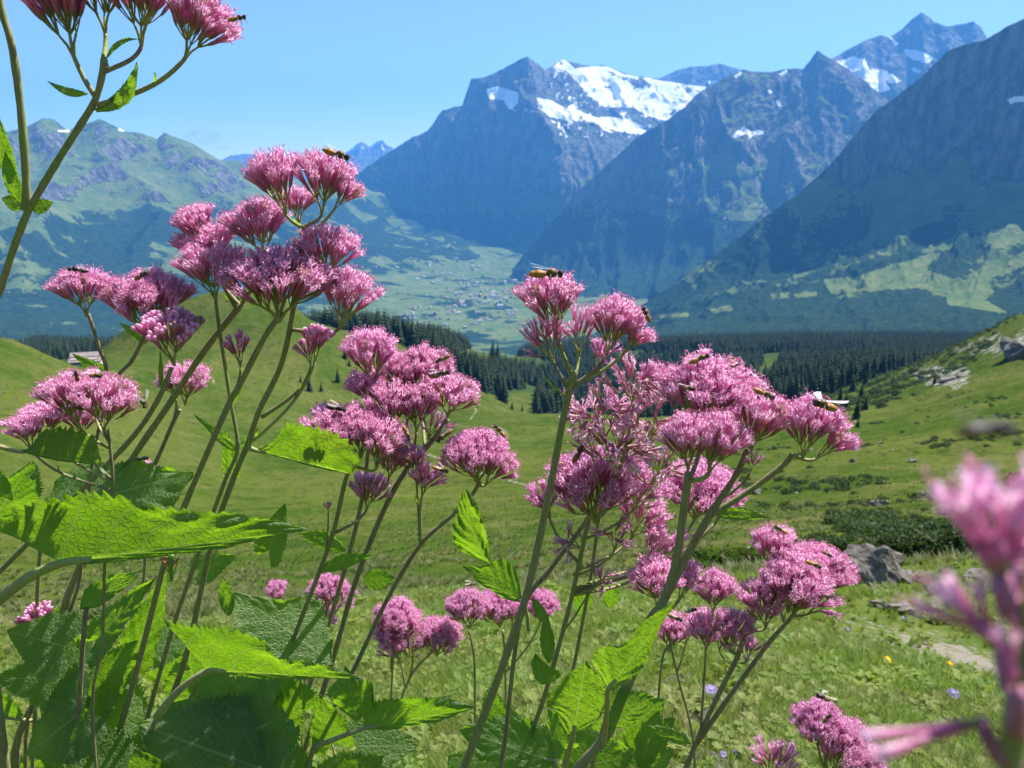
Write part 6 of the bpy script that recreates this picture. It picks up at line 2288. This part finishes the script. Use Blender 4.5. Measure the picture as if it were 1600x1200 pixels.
# ------------------------------------------------------------------ insects
def fly_body_mat(name, a, b, dark):
    t = NT(name)
    g, s_, _ = t.sep(t.attr('tint'))
    c = t.mix(s_, t.mix(g, a, b), dark)
    return t.done(t.bsdf(c, .5, .25))


def insect_mesh():
    """body along +x (head at +x), unit length"""
    xs = [-.50, -.46, -.38, -.28, -.18, -.08, -.01, .03, .08, .16, .24, .29, .32, .36, .42, .47, .49]
    ry = [.01, .06, .115, .145, .155, .135, .085, .08, .13, .155, .135, .08, .07, .115, .13, .08, .01]
    V, Q, C = [], [], []
    n = 12
    for i, (x, r_) in enumerate(zip(xs, ry)):
        for k in range(n):
            t = 6.283 * k / n
            fl = .78 if x < 0 else .95
            V.append((x, r_ * math.cos(t), r_ * fl * math.sin(t) + (.03 if 0 < x < .3 else 0)))
            stripe = 1.0 if x in (-.46, -.28, -.08) else 0.0
            if abs(math.cos(t)) > .8 and stripe:
                stripe = .4
            if x > 0:
                stripe = .75 if x < .3 else 1.0
            C.append(((x + .5), stripe, 0))
        if i:
            for k in range(n):
                a, b = (i - 1) * n + k, (i - 1) * n + (k + 1) % n
                Q.append((a, b, b + n, a + n))
    body = np_mesh('fly_body', np.array(V), np.array(Q), attrs={'tint': np.array(C)})
    wv, wq = [], []
    L = [(0, 0, .02), (.12, .03, .05), (.30, .05, .10), (.46, .03, .13), (.58, -.01, .12), (.62, -.06, .07)]
    for i, (x, y0, y1) in enumerate(L):
        wv += [(-x, -.02 - y0 * .2 + .02, 0), (-x, -.02 - y0 * .2 - y1 * 1.5, .004 * i)]
        if i:
            o = 2 * i
            wq.append((o - 2, o, o + 1, o - 1))
    wing = np_mesh('fly_wing', np.array(wv), np.array(wq))
    legs = []
    for sx, fx in ((.20, .20), (.12, 0.0), (.05, -.22)):
        V, Q, T = tube([(sx, -.08, -.04), (sx + fx * .5, -.24, .02), (sx + fx, -.30, -.20), (sx + fx * 1.2, -.34, -.22)], [.018, .017, .012, .008], 4)
        legs.append(mesh_vqt('fly_leg', V, Q, T))
    V, Q, T = [], [], []
    bm = bmesh.new()
    bmesh.ops.create_icosphere(bm, subdivisions=2, radius=.078)
    eye = bpy.data.meshes.new('fly_eye')
    bm.to_mesh(eye)
    bm.free()
    ant = mesh_vqt('fly_antenna', *tube([(.46, -.02, .04), (.53, -.04, .07), (.56, -.05, .05)], [.010, .008, .006], 4))
    return body, wing, legs, eye, ant


FLY = insect_mesh()
FLYMATS = {
    'amber': fly_body_mat('amber_abdomen', (0.62, 0.27, 0.04), (0.50, 0.30, 0.09), (0.07, 0.045, 0.03)),
    'brown': fly_body_mat('brown_abdomen', (0.34, 0.16, 0.06), (0.32, 0.20, 0.10), (0.05, 0.035, 0.028)),
    'dark': fly_body_mat('dark_abdomen', (0.05, 0.03, 0.02), (0.06, 0.04, 0.03), (0.010, 0.008, 0.008)),
}
_t = NT('clear_wing')
_w = _t.bsdf((0.55, 0.52, 0.46), .25, .6)
MAT_WING = _t.done(_t.mixs(.55, _w, _t.n('BsdfTransparent').outputs[0]))
_t = NT('shining_wing')
MAT_WHITEWING = _t.done(_t.mixs(.25, _t.bsdf((0.85, 0.83, 0.80), .3, .6), _t.n('BsdfTransparent').outputs[0]))
MAT_LEG = simple_mat('insect_leg', (0.03, 0.02, 0.015), .5, .4)
MAT_EYE = simple_mat('insect_eye', (0.035, 0.018, 0.012), .2, .6)


def insect(px, py, lpx, Y, head_deg, label, kind='amber', nose=0.0, spread=.35, toward=0.0, wing_lift=.15, roll=0.0, wing=None, group='hoverflies on the flowers'):
    """head_deg: heading in the picture plane (0 = to the photo's right), toward = turn to the camera"""
    c = at_y(px, py - 3, Y - (.022 if Y > .2 else 0))
    s = 1.2 * lpx * px_m(py, Y)
    e = empty('hoverfly', tuple(c - Vector((0, 0, .18 * s))))
    e.scale = (s, s, s)
    left = abs(head_deg) > 90
    R_ = Matrix.Rotation(math.radians(180 + toward if left else -toward), 4, 'Z') @ Matrix.Rotation(-math.radians(180 - head_deg if left else head_deg), 4, 'Y') @ Matrix.Rotation(math.radians(roll), 4, 'X')
    e.rotation_euler = R_.to_euler()
    tag(e, label, 'hoverfly', group)

    def child(nm, me, mat, mirror=False, loc=(0, 0, .0), rot=None):
        o = bpy.data.objects.new(nm, me.copy() if not me.materials else me)
        COL.objects.link(o)
        o.parent = e
        o.location = loc
        if mirror:
            o.scale = (1, -1, 1)
        if rot:
            o.rotation_euler = rot
        o.data.materials.append(mat) if not o.data.materials else None
        return o
    z = .18
    child('body', FLY[0], FLYMATS[kind], loc=(0, 0, z))
    for sg in (1, -1):
        child('wing', FLY[1], wing or MAT_WING, sg < 0, (.14, -.06 * sg, z + .15), (wing_lift * sg, .10 + wing_lift * .5, spread * sg))
        child('eye', FLY[3], MAT_EYE, False, (.40, -.075 * sg, z + .035))
        child('antenna', FLY[4], MAT_LEG, sg < 0, (0, 0, z))
        for lg in FLY[2]:
            child('leg', lg, MAT_LEG, sg < 0, (0, 0, z))
    return e


I = insect
I(371, 32, 24, .50, 10, 'hoverfly in flight beside the flower head against open sky', 'amber', spread=.9, wing_lift=.5)
I(522, 243, 36, .555, -18, 'amber hoverfly on the topmost paired pink head, against the far range', 'amber')
I(121, 425, 24, .56, 168, 'dark hoverfly with raised wings on the small round head above the barn', 'dark', spread=.8, wing_lift=.6, toward=30)
I(222, 434, 25, .555, 25, 'brown hoverfly bent over the wide head above the barn', 'brown', toward=20)
I(119, 590, 18, .458, 60, 'striped hoverfly facing out from the crowded low pink heads', 'brown', toward=70)
I(149, 590, 24, .458, 5, 'amber hoverfly on the rim of the crowded low pink heads', 'amber', toward=30)
I(217, 623, 24, .458, -70, 'furry brown hoverfly on the outer edge of the crowded low heads', 'brown', toward=20)
I(122, 641, 20, .472, 0, 'reddish hoverfly hidden under the crowded low heads', 'brown')
I(222, 720, 22, .655, 195, 'black hoverfly on the pink tuft over the ruffled dark leaf', 'dark', spread=.7, wing_lift=.4)
I(853, 431, 44, .485, 0, 'large amber hoverfly lying along the top of the tall straight stem', 'amber')
I(1006, 493, 24, .485, 120, 'amber hoverfly clinging to the outer head of the tall straight stem', 'amber', toward=20)
I(1095, 564, 28, .485, 25, 'amber hoverfly on the crest of the great pink dome', 'amber', toward=10)
I(1077, 610, 24, .455, 10, 'round dark-eyed amber hoverfly on the front of the great pink dome', 'amber', toward=75)
I(1190, 617, 30, .47, -25, 'orange hoverfly half sunk between the dome and its ruffled neighbour', 'amber')
I(1288, 637, 42, .455, 160, 'hoverfly with shining white spread wings on the outermost pink head', 'amber', spread=.95, wing_lift=.45, toward=25, wing=MAT_WHITEWING)
I(695, 563, 22, .63, 205, 'hoverfly with one upright wing on the head before the forest', 'brown', spread=.5, wing_lift=1.0)
I(688, 588, 28, .625, 15, 'dark brown hoverfly pressed under the head before the forest', 'brown')
I(524, 641, 26, .595, -12, 'dark hoverfly on the large pink head beside the bright leaf tip', 'dark')
I(630, 676, 22, .58, -70, 'amber hoverfly on the shaded flank of the large pink head', 'amber')
I(698, 682, 26, .585, 215, 'copper hoverfly at the lower rim of the dome-shaped head above the footpath', 'brown', toward=20)
I(778, 676, 22, .585, 130, 'amber hoverfly on the upper rim of the dome-shaped head above the footpath', 'amber', toward=10)
I(686, 736, 22, .595, -20, 'small banded hoverfly on the little twin heads over the curving stem', 'amber', spread=.6)
I(911, 708, 32, .54, 60, 'dark brown hoverfly on the ruffled head below the faded flowers', 'brown', toward=10, wing_lift=.3)
I(1219, 831, 20, .645, 150, 'small amber hoverfly on the highest head of the forked brown stem', 'amber', wing_lift=.7)
I(1268, 884, 24, .60, -25, 'amber hoverfly on the broad pink head above the stony turf', 'amber')
I(1290, 868, 16, .62, -30, 'tiny hoverfly behind the broad pink head above the stony turf', 'brown', wing_lift=.6)
I(1052, 967, 22, .635, -25, 'brown hoverfly on the small pink head next to the stones', 'brown')
I(1080, 957, 16, .60, 10, 'small dark hoverfly on the clustered heads next to the stones', 'dark')
I(1285, 1093, 26, .645, 150, 'furry brown hoverfly on the low domed head in the grass', 'brown', toward=20)
I(1296, 1126, 20, .63, 60, 'amber hoverfly deep in the low domed head in the grass', 'amber', toward=50)
I(735, 916, 14, .94, 10, 'tiny hoverfly on the crowded heads behind the thick dark stem', 'brown')
I(1150, 574, 13, .48, 20, 'minute pale fly on the shoulder of the great pink dome', 'brown', wing_lift=.8)
I(1542, 676, 78, .066, 4, 'blurred dark hoverfly above the close loose florets', 'dark', spread=.25, wing_lift=.2, wing=MAT_LEG)

# green grasshopper on a stem
gh = empty('grasshopper', tuple(at_y(268, 885, .535)))
tag(gh, 'small green grasshopper with pink hind leg climbing a stem under the largest leaf', 'grasshopper')
m_ = px_m(880, .535)
MAT_GH = simple_mat('grasshopper_green', (0.16, 0.34, 0.05), .5, .3, .3, 900)
MAT_GHL = simple_mat('grasshopper_leg', (0.50, 0.22, 0.16), .5, .3, .3, 900)
V, Q, T = tube([Vector((x * m_, y * m_, z * m_)) for x, y, z in ((-2, 0, -26), (-1, -2, -18), (0, -3, -6), (1, -3, 6), (2, -3, 14), (3, -2, 20), (3, -1, 23))], [q * m_ for q in (1, 3, 4.5, 5, 5, 4, 1.5)], 8)
b = link('body', mesh_vqt('body', V, Q, T), gh)
b.data.materials.append(MAT_GH)
for sg, w in ((1, 1.0), (-1, .8)):
    V, Q, T = tube([Vector((x * m_, y * m_, z * m_)) for x, y, z in ((1, -5, 2), (9 * sg * w, -6, 10), (15 * sg * w, -6, 17), (10 * sg * w, -5, 4), (4 * sg * w, -4, -10))], [q * m_ for q in (2.6, 2.2, 1.2, .9, .8)], 6)
    k = link('hind_leg', mesh_vqt('hind_leg', V, Q, T), gh)
    k.data.materials.append(MAT_GHL)
    for z0 in (8, 16):
        V, Q, T = tube([Vector((x * m_, y * m_, z * m_)) for x, y, z in ((2, -3, z0), (8 * sg, -4, z0 + 3), (10 * sg, -1, z0 - 5))], [q * m_ for q in (1, .8, .6)], 5)
        k = link('leg', mesh_vqt('leg', V, Q, T), gh)
        k.data.materials.append(MAT_GHL)
    V, Q, T = tube([Vector((x * m_, y * m_, z * m_)) for x, y, z in ((3, -3, 21), (6 * sg, -5, 30), (12 * sg, -6, 38))], [q * m_ for q in (.6, .4, .3)], 4)
    k = link('antenna', mesh_vqt('antenna', V, Q, T), gh)
    k.data.materials.append(MAT_GHL)

# small fair-weather cloud far beyond the ranges
cb = bmesh.new()
for x, y, r_ in ((300, 222, 620), (318, 218, 900), (332, 224, 560), (345, 228, 380), (280, 226, 380), (270, 205, 200)):
    q = at_range(x, y, 31000.0)
    mt = Matrix.Translation(Vector(tuple(q))) @ Matrix.Diagonal((1.25, 1.25, .62, 1))
    bmesh.ops.create_icosphere(cb, subdivisions=3, radius=r_ * .62, matrix=mt)
cm = bpy.data.meshes.new('cloud')
cb.to_mesh(cm)
cb.free()
ct = NT('cloud_vapour')
ps = ct.pos()
dn = ct.math('MULTIPLY', ct.rng(ct.noise(ps, 1 / 700.0, 5, .6), .42, .62), 0.0022)
cv = ct.n('VolumePrincipled')
cv.inputs['Color'].default_value = (1, 1, 1, 1)
cv.inputs['Anisotropy'].default_value = 0.6
ct.s(cv.inputs['Density'], dn)
ct.s(ct.out.inputs['Volume'], cv.outputs[0])
cl = link('cloud', cm, mat=ct.m)
tag(cl, 'small white fair-weather cloud above the far ridge', 'cloud', kind='stuff')
